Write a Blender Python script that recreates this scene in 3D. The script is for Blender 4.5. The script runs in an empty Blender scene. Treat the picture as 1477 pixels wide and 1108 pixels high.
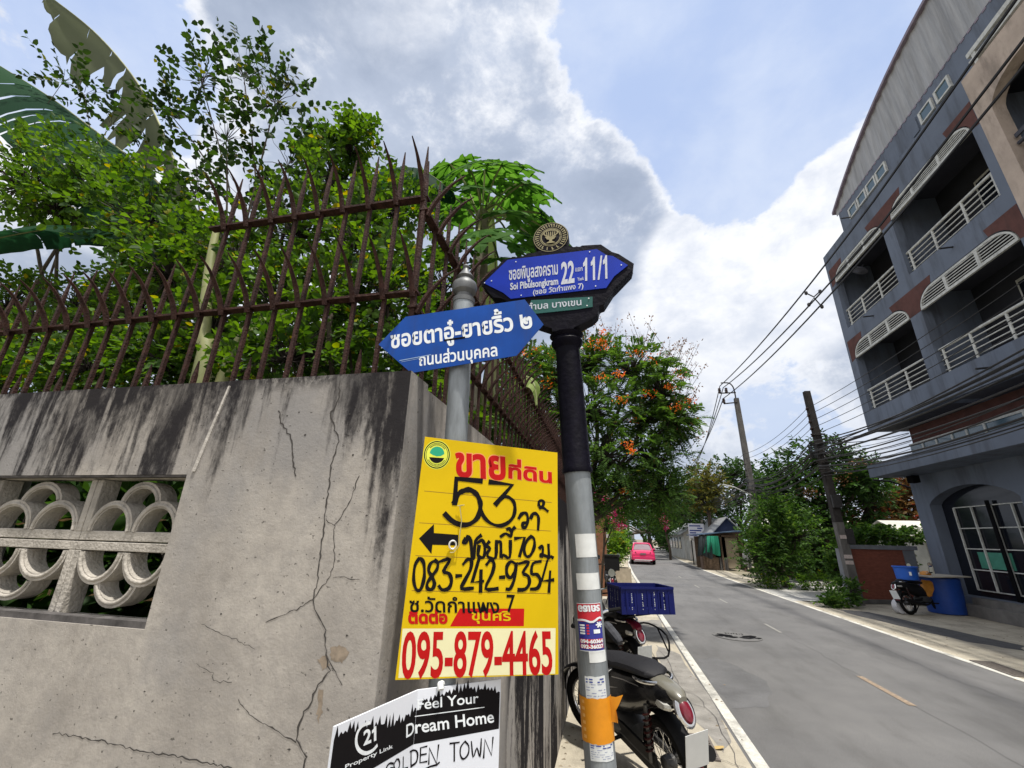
import bpy, math, random, json
import numpy as np
from math import sin, cos, pi, radians as rad
from mathutils import Vector, Matrix, geometry
random.seed(7)
SC = bpy.context.scene
COL = SC.collection
# ------------------------------------------------------------ camera
cam = bpy.data.cameras.new('camera'); cam_o = bpy.data.objects.new('camera', cam); COL.objects.link(cam_o)
cam.sensor_width = 36; cam.lens = 36 * 616.6 / 1477; cam.clip_start = .05; cam.clip_end = 2000
cam_o.matrix_world = Matrix(((.9777999, .0477401, .2040298), (.2082015, -.3312596, -.9202822), (.0236525, .9423311, -.3338451))).to_4x4()
cam_o.location = (0, 0, 1.75)
SC.camera = cam_o
# ------------------------------------------------------------ light
SUN_EL, SUN_AZ = 74, 136        # azimuth from +Y (street) towards +X
sun = bpy.data.lights.new('sun', 'SUN'); sun.energy = 3.9; sun.angle = rad(2.5); sun.color = (1, .95, .86)
sun_o = bpy.data.objects.new('sun', sun); COL.objects.link(sun_o)
sd = Vector((sin(rad(SUN_AZ)) * cos(rad(SUN_EL)), cos(rad(SUN_AZ)) * cos(rad(SUN_EL)), sin(rad(SUN_EL))))
sun_o.rotation_euler = (-sd).to_track_quat('-Z', 'Y').to_euler(); sun_o.location = (0, 0, 40)
SC.view_settings.view_transform = 'Standard'; SC.view_settings.look = 'None'
SC.view_settings.exposure = 0.57; SC.view_settings.gamma = 1.0

def sky():
    w = bpy.data.worlds.new('World'); SC.world = w; w.use_nodes = True
    nt = w.node_tree; N = nt.nodes; L = nt.links; bg = N['Background']; bg.inputs[1].default_value = .1
    st = N.new('ShaderNodeTexSky'); st.sky_type = 'NISHITA'; st.sun_disc = False
    st.sun_elevation = rad(SUN_EL); st.sun_rotation = rad(SUN_AZ); st.air_density = 1.2; st.dust_density = 2.0; st.ozone_density = 1.0
    tc = N.new('ShaderNodeTexCoord'); D = tc.outputs['Generated']
    def math_(op, a, b=None, clamp=False):
        m = N.new('ShaderNodeMath'); m.operation = op; m.use_clamp = clamp
        for i, v in enumerate((a, b)):
            if v is None: continue
            if isinstance(v, (int, float)): m.inputs[i].default_value = v
            else: L.new(v, m.inputs[i])
        return m.outputs[0]
    def noise(scale, det=8, rough=.55, dist=0., off=(0, 0, 0), zs=1.5):
        mp = N.new('ShaderNodeMapping'); L.new(D, mp.inputs[0]); mp.inputs['Location'].default_value = off
        mp.inputs['Scale'].default_value = (1, 1, zs)
        n = N.new('ShaderNodeTexNoise'); L.new(mp.outputs[0], n.inputs[0])
        n.inputs['Scale'].default_value = scale; n.inputs['Detail'].default_value = det
        n.inputs['Roughness'].default_value = rough; n.inputs['Distortion'].default_value = dist
        return math_('SUBTRACT', n.outputs[0], .5)
    def blob(d, r, wgt):
        d = Vector(d).normalized()
        v = N.new('ShaderNodeVectorMath'); v.operation = 'DOT_PRODUCT'; L.new(D, v.inputs[0]); v.inputs[1].default_value = d
        m = N.new('ShaderNodeMapRange'); m.interpolation_type = 'SMOOTHSTEP'; L.new(v.outputs['Value'], m.inputs[0])
        m.inputs[1].default_value = cos(rad(r)); m.inputs[2].default_value = 1.; m.inputs[3].default_value = 0; m.inputs[4].default_value = wgt
        return m.outputs[0]
    def total(lst):
        s = lst[0]
        for x in lst[1:]: s = math_('ADD', s, x)
        return s
    def step(x, a, b):
        m = N.new('ShaderNodeMapRange'); m.interpolation_type = 'SMOOTHSTEP'; L.new(x, m.inputs[0])
        m.inputs[1].default_value = a; m.inputs[2].default_value = b
        return m.outputs[0]
    def mix(f, a, b):
        m = N.new('ShaderNodeMix'); m.data_type = 'RGBA'; L.new(f, m.inputs[0])
        for i, v in ((6, a), (7, b)):
            if isinstance(v, tuple): m.inputs[i].default_value = (*v, 1)
            else: L.new(v, m.inputs[i])
        return m.outputs[2]
    n1 = noise(2.6, 12, .6, .3); n2 = noise(6., 12, .62, .2, (3, 1, 7)); n3 = noise(1.6, 6, .5, .4, (9, 2, 1)); n4 = noise(14, 10, .6, .1, (1, 5, 2))
    haze = N.new('ShaderNodeSeparateXYZ'); L.new(D, haze.inputs[0])
    hz = step(haze.outputs[2], .55, .12)
    n5 = noise(34, 8, .65, .0, (7, 2, 4)); nz = total([math_('MULTIPLY', n2, 1.25), math_('MULTIPLY', n4, 1.0), math_('MULTIPLY', n5, .45), math_('MULTIPLY', n1, .75)])
    gap = math_('ADD', total([blob(*b) for b in GAP]), nz)          # >.5: open sky between the clouds
    wisp = math_('MULTIPLY', math_('ADD', n1, n2), .5)
    clear = mix(math_('MULTIPLY', hz, .6), mix(step(math_('ADD', math_('ADD', wisp, n3), .02), -.15, .3), (3.3, 4.15, 6.1), (4.6, 5.25, 6.6)), (4.3, 4.95, 6.0))
    light = total([blob(*b) for b in WHITE] + [math_('MULTIPLY', n1, .9), math_('MULTIPLY', n2, .5)])
    rim = step(math_('ADD', gap, math_('MULTIPLY', n4, -.5)), -.02, .5)
    lit = math_('MAXIMUM', rim, step(light, .18, .75))
    gcol = mix(step(math_('ADD', math_('MULTIPLY', n2, .5), math_('ADD', n1, n3)), -.35, .35), (2.15, 2.6, 3.5), (3.9, 4.4, 5.4))
    wcol = mix(step(math_('ADD', n2, n4), -.3, .25), (5.0, 5.35, 6.1), (7.0, 7.1, 7.35))
    cloud = mix(lit, gcol, wcol)
    cloud = mix(math_('MULTIPLY', hz, .45), cloud, (4.6, 5.0, 5.7))
    c = mix(step(gap, .42, .66), cloud, clear)
    back = step(haze.outputs[1], .25, -.35)          # unseen sky behind the camera, brightened to add fill light on the wall
    c = mix(math_('MULTIPLY', back, .8), c, mix(step(n1, -.2, .2), (6., 6., 6.2), (10., 9.8, 9.6)))
    L.new(c, bg.inputs[0])
GAP = [((.069, .51, .857), 11, .75), ((.182, .527, .83), 14, .95), ((.283, .544, .79), 14, .95), ((.38, .52, .76), 13, .85), ((.202, .616, .762), 10, .8), ((.266, .638, .723), 11, .85), ((.25, .705, .664), 8.5, .75), ((-.715, .267, .646), 12, .8), ((-.658, .344, .67), 9, .6), ((.35, .92, .2), 12, .55), ((.5, .2, .85), 25, .8), ((-.2, .1, .97), 20, .6)]
WHITE = [((.427, .625, .653), 16, .85), ((.343, .79, .508), 15, .8), ((.461, .564, .685), 15, .8), ((.212, .865, .455), 13, .7), ((.271, .915, .299), 14, .4), ((-.779, .267, .567), 14, .75), ((-.724, .369, .582), 13, .75), ((.2, .8, .566), 8, .5), ((-.33, .40, .85), 10, .45), ((-.6, .7, .3), 25, .6)]
sky()

# ------------------------------------------------------------ materials
MATS = {}
def M(name, col, rough=.65, metal=0., var=.18, scale=6., bump=0., bscale=60., spec=.4, col2=None, stretch=(1, 1, 1), coat=0., det=6, speck=0., grime=0., gdir=(1, 1, .12)):
    if name in MATS: return MATS[name]
    m = bpy.data.materials.new(name); m.use_nodes = True; nt = m.node_tree; N = nt.nodes; L = nt.links
    b = N['Principled BSDF']; b.inputs['Roughness'].default_value = rough; b.inputs['Metallic'].default_value = metal
    b.inputs['Specular IOR Level'].default_value = spec; b.inputs['Coat Weight'].default_value = coat
    tc = N.new('ShaderNodeTexCoord'); mp = N.new('ShaderNodeMapping'); L.new(tc.outputs['Object'], mp.inputs[0]); mp.inputs['Scale'].default_value = stretch
    n = N.new('ShaderNodeTexNoise'); n.inputs['Scale'].default_value = scale; n.inputs['Detail'].default_value = det; n.inputs['Roughness'].default_value = .62
    L.new(mp.outputs[0], n.inputs[0])
    r = N.new('ShaderNodeMapRange'); L.new(n.outputs[0], r.inputs[0]); r.inputs[1].default_value = .3; r.inputs[2].default_value = .7
    mx = N.new('ShaderNodeMix'); mx.data_type = 'RGBA'; L.new(r.outputs[0], mx.inputs[0])
    c1 = tuple(c * (1 - var) for c in col); c2 = col2 or tuple(min(1, c * (1 + var)) for c in col)
    mx.inputs[6].default_value = (*c1, 1); mx.inputs[7].default_value = (*c2, 1)
    last = mx.outputs[2]
    if speck:
        q = N.new('ShaderNodeTexNoise'); q.inputs['Scale'].default_value = 130; q.inputs['Detail'].default_value = 5; q.inputs['Roughness'].default_value = .8; L.new(tc.outputs['Object'], q.inputs[0])
        rr = N.new('ShaderNodeMapRange'); L.new(q.outputs[0], rr.inputs[0]); rr.inputs[1].default_value = .35; rr.inputs[2].default_value = .65; rr.inputs[3].default_value = 1 - speck; rr.inputs[4].default_value = 1 + speck
        mm = N.new('ShaderNodeMix'); mm.data_type = 'RGBA'; mm.blend_type = 'MULTIPLY'; mm.inputs[0].default_value = 1; L.new(last, mm.inputs[6]); L.new(rr.outputs[0], mm.inputs[7]); last = mm.outputs[2]
    if grime:
        gm_ = N.new('ShaderNodeMapping'); L.new(tc.outputs['Object'], gm_.inputs[0]); gm_.inputs['Scale'].default_value = gdir
        q = N.new('ShaderNodeTexNoise'); q.inputs['Scale'].default_value = 2.2; q.inputs['Detail'].default_value = 9; q.inputs['Roughness'].default_value = .68; L.new(gm_.outputs[0], q.inputs[0])
        rr = N.new('ShaderNodeMapRange'); rr.interpolation_type = 'SMOOTHSTEP'; L.new(q.outputs[0], rr.inputs[0]); rr.inputs[1].default_value = .46; rr.inputs[2].default_value = .68; rr.inputs[3].default_value = 0; rr.inputs[4].default_value = grime
        mm = N.new('ShaderNodeMix'); mm.data_type = 'RGBA'; L.new(rr.outputs[0], mm.inputs[0]); L.new(last, mm.inputs[6]); mm.inputs[7].default_value = (.035, .033, .032, 1); last = mm.outputs[2]
    L.new(last, b.inputs['Base Color'])
    if bump:
        n2 = N.new('ShaderNodeTexNoise'); n2.inputs['Scale'].default_value = bscale; n2.inputs['Detail'].default_value = 4; L.new(mp.outputs[0], n2.inputs[0])
        bp = N.new('ShaderNodeBump'); bp.inputs['Strength'].default_value = bump; bp.inputs['Distance'].default_value = .01
        L.new(n2.outputs[0], bp.inputs['Height']); L.new(bp.outputs[0], b.inputs['Normal'])
    MATS[name] = m; return m

def leaf_mat(name, dark, light, yellow=None, yfrac=.04, trans=.35, spec=.18):
    m = bpy.data.materials.new(name); m.use_nodes = True; nt = m.node_tree; N = nt.nodes; L = nt.links
    b = N['Principled BSDF']; out = N['Material Output']
    g = N.new('ShaderNodeNewGeometry'); cr = N.new('ShaderNodeValToRGB'); L.new(g.outputs['Random Per Island'], cr.inputs[0])
    e = cr.color_ramp.elements; e[0].color = (*dark, 1); e[1].color = (*light, 1); e[1].position = 1 - yfrac - .01
    if yellow:
        a = e.new(1 - yfrac); a.color = (*yellow, 1); cr.color_ramp.interpolation = 'LINEAR'
    L.new(cr.outputs[0], b.inputs['Base Color']); b.inputs['Roughness'].default_value = .6; b.inputs['Specular IOR Level'].default_value = spec
    t = N.new('ShaderNodeBsdfTranslucent')
    hs = N.new('ShaderNodeHueSaturation'); hs.inputs['Saturation'].default_value = 1.15; hs.inputs['Value'].default_value = 1.9; hs.inputs['Hue'].default_value = .487
    L.new(cr.outputs[0], hs.inputs['Color']); L.new(hs.outputs[0], t.inputs[0])
    ms = N.new('ShaderNodeMixShader'); ms.inputs[0].default_value = trans
    L.new(b.outputs[0], ms.inputs[1]); L.new(t.outputs[0], ms.inputs[2]); L.new(ms.outputs[0], out.inputs[0])
    MATS[name] = m; return m

def glass_mat(name, col, rough=.08):
    m = M(name, col, rough, 0, .1, 2, spec=.8); return m

def wall_mat():
    m = bpy.data.materials.new('stained_plaster'); m.use_nodes = True; nt = m.node_tree; N = nt.nodes; L = nt.links
    b = N['Principled BSDF']; b.inputs['Roughness'].default_value = .9; b.inputs['Specular IOR Level'].default_value = .03
    tc = N.new('ShaderNodeTexCoord'); P = tc.outputs['Object']
    def noise(sc, det, rough, st=(1, 1, 1), off=(0, 0, 0), dist=0):
        mp = N.new('ShaderNodeMapping'); L.new(P, mp.inputs[0]); mp.inputs['Scale'].default_value = st; mp.inputs['Location'].default_value = off
        n = N.new('ShaderNodeTexNoise'); L.new(mp.outputs[0], n.inputs[0]); n.inputs['Scale'].default_value = sc; n.inputs['Detail'].default_value = det; n.inputs['Roughness'].default_value = rough; n.inputs['Distortion'].default_value = dist
        return n.outputs[0]
    def mr(x, a, b_, c=0., d=1., smooth=True):
        r = N.new('ShaderNodeMapRange'); r.interpolation_type = 'SMOOTHSTEP' if smooth else 'LINEAR'
        if isinstance(x, float): r.inputs[0].default_value = x
        else: L.new(x, r.inputs[0])
        for i, v in enumerate((a, b_, c, d)): r.inputs[i + 1].default_value = v
        return r.outputs[0]
    def ma(op, a, c):
        q = N.new('ShaderNodeMath'); q.operation = op
        for i, v in enumerate((a, c)):
            if isinstance(v, (int, float)): q.inputs[i].default_value = v
            else: L.new(v, q.inputs[i])
        return q.outputs[0]
    def mix(f, a, c):
        q = N.new('ShaderNodeMix'); q.data_type = 'RGBA'; L.new(f, q.inputs[0])
        for i, v in ((6, a), (7, c)):
            if isinstance(v, tuple): q.inputs[i].default_value = (*v, 1)
            else: L.new(v, q.inputs[i])
        return q.outputs[2]
    sp = N.new('ShaderNodeSeparateXYZ'); L.new(P, sp.inputs[0]); X, Y, Z = sp.outputs
    geo = N.new('ShaderNodeNewGeometry'); sn = N.new('ShaderNodeSeparateXYZ'); L.new(geo.outputs['Normal'], sn.inputs[0])
    base = mix(mr(noise(3.2, 8, .65), .3, .7), (.275, .255, .235), (.425, .395, .36))
    base = mix(mr(noise(40, 6, .7), .35, .75, 0, .6), base, (.26, .245, .232))
    blotch = mr(noise(1.7, 5, .6, (1, 1, .6), (4, 0, 2)), .46, .66, 0, .8)
    base = mix(blotch, base, (.235, .23, .232))
    base = mix(mr(noise(6, 7, .7, (1, 1, .5), (1, 8, 6)), .5, .7, 0, .5), base, (.225, .205, .185))
    # soft grey-violet damp towards the lower left of the vent
    damp = ma('MULTIPLY', mr(X, -.9, -1.3), mr(noise(4, 6, .6, (1.4, 1, .5), (8, 3, 0)), .36, .6, .1, .85))
    base = mix(ma('MULTIPLY', damp, mr(Z, 1.5, 1.35)), base, (.24, .23, .245))
    # mould running down from the top edge
    st = noise(11, 6, .6, (1, 1, .10), (0, 0, .5), .3); st2 = noise(2.6, 4, .6, (1, 1, .1), (5, 0, 0))
    fine = noise(60, 6, .75, (1, 1, .5))
    reach = ma('ADD', ma('ADD', ma('ADD', mr(X, -1.0, -.72, 0, .05), mr(st, .38, .68, -.13, .30)), mr(st2, .35, .7, -.06, .20)), -.06)
    down = ma('SUBTRACT', 2.175, Z)
    mould0 = mr(ma('SUBTRACT', ma('ADD', reach, ma('MULTIPLY', ma('SUBTRACT', fine, .5), .42)), down), -.17, .11)
    near = mr(down, .0, .06, .95, 0)
    mould = ma('MAXIMUM', ma('MULTIPLY', ma('MULTIPLY', mould0, .95), mr(noise(7, 9, .72, (1, 1, .4), (6, 1, 4), .5), .30, .52, .4, 1.)), ma('MULTIPLY', near, mr(fine, .3, .6)))
    # black streaks of the street side
    side = mr(sn.outputs[0], .4, .6)
    s3 = noise(2.3, 10, .66, (1, 1.6, .3), (2, 0, 3), .6); far = mr(Y, 1.2, 1.45)
    blk = mr(ma('ADD', ma('ADD', s3, ma('MULTIPLY', ma('SUBTRACT', fine, .5), .25)), ma('MULTIPLY', mr(Z, 1.55, 2.1), ma('MULTIPLY', far, .22))), .47, .55)
    blk = ma('MULTIPLY', ma('MULTIPLY', blk, side), mr(far, 0, 1, .12, .97))
    wash = ma('MULTIPLY', mr(ma('SUBTRACT', ma('ADD', reach, .06), down), -.22, .1, 0, .22), mr(side, 0, 1, 1, 0))
    base = mix(wash, base, (.12, .113, .11))
    pit = mr(noise(75, 2, .5, (1, 1, 1.4), (3, 3, 3)), .69, .74, 0, .75)
    base = mix(pit, base, (.07, .065, .06))
    allm = ma('MAXIMUM', ma('MULTIPLY', mould, mr(side, 0, 1, 1, .3)), blk)
    c = mix(allm, base, (.014, .013, .016))
    L.new(c, b.inputs['Base Color'])
    bp = N.new('ShaderNodeBump'); bp.inputs['Strength'].default_value = .35; bp.inputs['Distance'].default_value = .006
    L.new(ma('ADD', noise(25, 8, .7), ma('MULTIPLY', noise(140, 3, .6), .35)), bp.inputs['Height']); L.new(bp.outputs[0], b.inputs['Normal'])
    MATS['stained_plaster'] = m; return m

# ------------------------------------------------------------ object helpers
def tag(o, label=None, cat=None, group=None, kind=None):
    if label: o['label'] = label
    if cat: o['category'] = cat
    if group: o['group'] = group
    if kind: o['kind'] = kind
    return o
def empty(name, loc, label=None, cat=None, group=None, rz=0.):
    o = bpy.data.objects.new(name, None); COL.objects.link(o); o.location = loc; o.rotation_euler = (0, 0, rz); o.empty_display_size = .1
    return tag(o, label, cat, group)
def rootloc(p):
    v = Vector((0, 0, 0))
    while p is not None:
        v += Vector(p.location); p = p.parent
    return v
class MB:
    def __init__(s): s.v = []; s.f = []; s.sm = []
    def add(s, vs, fs, smooth=False):
        k = len(s.v); s.v += [tuple(v) for v in vs]
        s.f += [tuple(i + k for i in f) for f in fs]; s.sm += [smooth] * len(fs); return s
    def box(s, a, b):
        (x0, y0, z0), (x1, y1, z1) = a, b
        x0, x1 = min(x0, x1), max(x0, x1); y0, y1 = min(y0, y1), max(y0, y1); z0, z1 = min(z0, z1), max(z0, z1)
        return s.add([(x0, y0, z0), (x1, y0, z0), (x1, y1, z0), (x0, y1, z0), (x0, y0, z1), (x1, y0, z1), (x1, y1, z1), (x0, y1, z1)],
              [(0, 3, 2, 1), (4, 5, 6, 7), (0, 1, 5, 4), (1, 2, 6, 5), (2, 3, 7, 6), (3, 0, 4, 7)])
    def obox(s, c, d, r, u, l, w, h):     # centre, unit dirs, full sizes
        c, d, r, u = map(Vector, (c, d, r, u)); vs = []
        for k in (-1, 1):
            for i, j in ((-1, -1), (1, -1), (1, 1), (-1, 1)): vs.append(c + d * l / 2 * i + r * w / 2 * j + u * h / 2 * k)
        return s.add(vs, [(0, 3, 2, 1), (4, 5, 6, 7), (0, 1, 5, 4), (1, 2, 6, 5), (2, 3, 7, 6), (3, 0, 4, 7)])
    def tube(s, path, r, n=8, caps=True, closed=False, smooth=True):
        P = [Vector(p) for p in path]; m = len(P); rr = r if isinstance(r, (list, tuple)) else [r] * m
        vs = []; prev = None
        for i, p in enumerate(P):
            if closed: t = P[(i + 1) % m] - P[i - 1]
            else: t = P[min(i + 1, m - 1)] - P[max(i - 1, 0)]
            if t.length < 1e-9: t = Vector((0, 0, 1))
            t.normalize()
            if prev is None:
                a = Vector((0, 0, 1)) if abs(t.z) < .9 else Vector((1, 0, 0)); q = (a - t * a.dot(t)).normalized()
            else:
                q = prev - t * prev.dot(t)
                q = q.normalized() if q.length > 1e-6 else prev
            prev = q; w = t.cross(q)
            for k in range(n):
                an = 2 * pi * k / n; vs.append(p + (q * cos(an) + w * sin(an)) * rr[i])
        fs = []
        for i in range(m if closed else m - 1):
            j = (i + 1) % m
            for k in range(n): fs.append((i * n + k, i * n + (k + 1) % n, j * n + (k + 1) % n, j * n + k))
        s.add(vs, fs, smooth)
        if caps and not closed:
            s.add(vs[:n], [tuple(range(n))[::-1]]); s.add(vs[-n:], [tuple(range(n))])
        return s
    def lathe(s, c, prof, n=20, axis=(0, 0, 1), smooth=True):
        ax = Vector(axis).normalized(); a = Vector((1, 0, 0)) if abs(ax.x) < .9 else Vector((0, 1, 0)); q = (a - ax * a.dot(ax)).normalized(); w = ax.cross(q); c = Vector(c); vs = []
        for r, h in prof:
            for k in range(n):
                an = 2 * pi * k / n; vs.append(c + ax * h + (q * cos(an) + w * sin(an)) * r)
        fs = [(i * n + k, i * n + (k + 1) % n, (i + 1) * n + (k + 1) % n, (i + 1) * n + k) for i in range(len(prof) - 1) for k in range(n)]
        s.add(vs, fs, smooth)
        s.add(vs[:n], [tuple(range(n))[::-1]]); s.add(vs[-n:], [tuple(range(n))]); return s
    def loft(s, rings, smooth=True, caps=True):
        n = len(rings[0]); vs = [v for r in rings for v in r]
        s.add(vs, [(i * n + k, i * n + (k + 1) % n, (i + 1) * n + (k + 1) % n, (i + 1) * n + k) for i in range(len(rings) - 1) for k in range(n)], smooth)
        if caps: s.add(rings[0], [tuple(range(n))[::-1]]); s.add(rings[-1], [tuple(range(n))])
        return s
    def plate(s, fn, outer, holes=(), d0=0., d1=.01):
        """flat plate with holes: 2D loops in (u,v), mapped through fn(u,v,d), front at d1 and back at d0"""
        loops = [list(outer)] + [list(h) for h in holes]
        tri = geometry.tessellate_polygon([[Vector((u, v, 0)) for u, v in l] for l in loops])
        flat = [p for l in loops for p in l]
        s.add([fn(u, v, d1) for u, v in flat], [tuple(t) for t in tri]); 
        if d0 != d1:
            s.add([fn(u, v, d0) for u, v in flat], [tuple(t) for t in tri])
            for l in loops:
                m = len(l); s.add([fn(u, v, d1) for u, v in l] + [fn(u, v, d0) for u, v in l], [(i, (i + 1) % m, m + (i + 1) % m, m + i) for i in range(m)])
        return s
    def strip(s, fn, pts, w, d=.001, rise=.00012, hand=0.):
        """brush stroke in (u,v)"""
        P = [Vector(p) for p in pts]; m = len(P)
        L = []; 
        for i in range(m):
            t = (P[min(i + 1, m - 1)] - P[max(i - 1, 0)])
            t = t.normalized() if t.length > 1e-9 else Vector((1, 0))
            n = Vector((-t.y, t.x)); p = P[i]
            if i == 0: p = p - t * w * .35
            if i == m - 1: p = p + t * w * .35
            ww = w * (1 + hand * (sin(i * 1.3 + p.x * 90) * .6 + sin(i * .47 + p.y * 70) * .5) * (1 if 0 < i < m - 1 else 1.4)); L.append((p + n * ww / 2, p - n * ww / 2))
        vs = []
        for i, (a, b) in enumerate(L): vs += [fn(a.x, a.y, d + rise * i), fn(b.x, b.y, d + rise * i)]
        return s.add(vs, [(2 * i, 2 * i + 1, 2 * i + 3, 2 * i + 2) for i in range(m - 1)])
    def build(s, name, mat, parent=None, world=True, sharp=35, bevel=0.):
        me = bpy.data.meshes.new(name)
        off = rootloc(parent) if (world and parent) else Vector((0, 0, 0))
        me.from_pydata([(v[0] - off.x, v[1] - off.y, v[2] - off.z) for v in s.v], [], s.f)
        me.polygons.foreach_set('use_smooth', s.sm)
        me.materials.append(mat if not isinstance(mat, str) else MATS[mat])
        me.validate(); me.update()
        if any(s.sm): me.set_sharp_from_angle(angle=rad(sharp))
        o = bpy.data.objects.new(name, me); COL.objects.link(o); o.parent = parent
        if bevel:
            b = o.modifiers.new('bevel', 'BEVEL'); b.width = bevel; b.segments = 2; b.limit_method = 'ANGLE'; b.angle_limit = rad(50)
        return o
def smoothpath(P, k=4):
    P = [Vector(p) for p in P]; out = []
    for i in range(len(P) - 1):
        a, b, c, d = P[max(i - 1, 0)], P[i], P[i + 1], P[min(i + 2, len(P) - 1)]
        for j in range(k):
            t = j / k; out.append(.5 * (2 * b + (c - a) * t + (2 * a - 5 * b + 4 * c - d) * t * t + (3 * b - a - 3 * c + d) * t ** 3))
    return out + [P[-1]]
def npmesh(name, V, F, mat, parent):
    V = np.asarray(V, dtype=np.float32).reshape(-1, 3); F = np.asarray(F, dtype=np.int32)
    off = rootloc(parent); V = V - np.array(off, dtype=np.float32)
    me = bpy.data.meshes.new(name); nf, k = F.shape
    me.vertices.add(len(V)); me.vertices.foreach_set('co', V.ravel())
    me.loops.add(nf * k); me.loops.foreach_set('vertex_index', F.ravel())
    me.polygons.add(nf); me.polygons.foreach_set('loop_start', np.arange(nf, dtype=np.int32) * k)
    me.update(calc_edges=True); me.validate(); me.materials.append(MATS[mat] if isinstance(mat, str) else mat)
    o = bpy.data.objects.new(name, me); COL.objects.link(o); o.parent = parent; return o

# ------------------------------------------------------------ lettering
_gc = {}
TONES = '\u0e48\u0e49\u0e4a\u0e4b'; UPPER = '\u0e34\u0e35\u0e36\u0e37\u0e31'
def _splines(s):
    cu = bpy.data.curves.new('t', 'FONT'); cu.body = s; ob = bpy.data.objects.new('t', cu); COL.objects.link(ob)
    dg = bpy.context.evaluated_depsgraph_get(); dg.update()
    c = ob.to_curve(dg); out = []
    for sp in c.splines:
        bp = sp.bezier_points; n = len(bp); poly = []
        for i in range(n):
            a, b = bp[i], bp[(i + 1) % n]
            straight = (a.handle_right - a.co).length < 1e-5 and (b.handle_left - b.co).length < 1e-5
            if straight: poly.append((a.co.x, a.co.y)); continue
            q = geometry.interpolate_bezier(a.co, a.handle_right, b.handle_left, b.co, 5)
            poly += [(v.x, v.y) for v in q[:-1]]
        P = []
        for p in poly:
            if not P or (abs(p[0] - P[-1][0]) + abs(p[1] - P[-1][1])) > 1e-4: P.append(p)
        if len(P) > 2: out.append(P)
    ob.to_curve_clear(); bpy.data.objects.remove(ob); bpy.data.curves.remove(cu)
    return out
def area(p): return .5 * sum(p[i][0] * p[(i + 1) % len(p)][1] - p[(i + 1) % len(p)][0] * p[i][1] for i in range(len(p)))
def inside(pt, poly):
    x, y = pt; c = False; j = len(poly) - 1
    for i in range(len(poly)):
        xi, yi = poly[i]; xj, yj = poly[j]
        if (yi > y) != (yj > y) and x < (xj - xi) * (y - yi) / (yj - yi) + xi: c = not c
        j = i
    return c
def glyphs(s, bold=0.):
    key = (s, bold)
    if key in _gc: return _gc[key]
    base = ''; marks = []
    for i, ch in enumerate(s):
        if ch in TONES and base and base[-1] in UPPER: marks.append((base, ch))
        else: base += ch
    polys = _splines(base)
    for pre, ch in marks:
        a = _splines(pre); b = _splines(pre + ch)
        polys += [[(x, y + .17) for x, y in p] for p in b[len(a):]]
    for i, p in enumerate(polys):          # the built-in figure one is a bare bar: give it its flag
        xs = [q[0] for q in p]; ys = [q[1] for q in p]; x0, x1, y1 = min(xs), max(xs), max(ys)
        if '1' in s and len(p) == 16 and .06 < x1 - x0 < .13 and .6 < y1 < .75: polys[i] = [(x1, y1), (x1, 0), (x0, 0), (x0, y1 - .20), (x0 - .13, y1 - .235), (x0 - .13, y1 - .15), (x0 - .03, y1 - .09), (x0 + .02, y1)]
    A = [area(p) for p in polys]; n_ = len(polys)
    hole_of = {}
    for i in range(n_):
        for j in range(n_):
            if i != j and A[i] * A[j] < 0 and abs(A[i]) < abs(A[j]) and all(inside(q, polys[j]) for q in polys[i][::4]):
                if i not in hole_of or abs(A[j]) < abs(A[hole_of[i]]): hole_of[i] = j
    if bold:
        np_ = []
        for pi_, p in enumerate(polys):
            sg = (1 if A[pi_] > 0 else -1) * (-1 if pi_ in hole_of else 1)
            sg = (1 if A[pi_] > 0 else -1) if pi_ not in hole_of else (-1 if A[pi_] > 0 else 1)
            n = len(p); q = []
            for i in range(n):
                a, b, c = Vector(p[i - 1]), Vector(p[i]), Vector(p[(i + 1) % n])
                e1 = (b - a).normalized(); e2 = (c - b).normalized(); t = e1 + e2
                if t.length < .2: t = e1
                t.normalize(); nrm = Vector((t.y, -t.x)) * sg
                q.append(tuple(b + nrm * bold / max(.5, abs(e1.dot(t)))))
            np_.append(q)
        polys = np_
    res = []; at_ = {}
    for i in range(n_):
        if i not in hole_of: at_[i] = len(res); res.append((polys[i], []))
    for i, j in hole_of.items():
        if j in at_: res[at_[j]][1].append(polys[i])
    _gc[key] = res; return res
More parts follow.
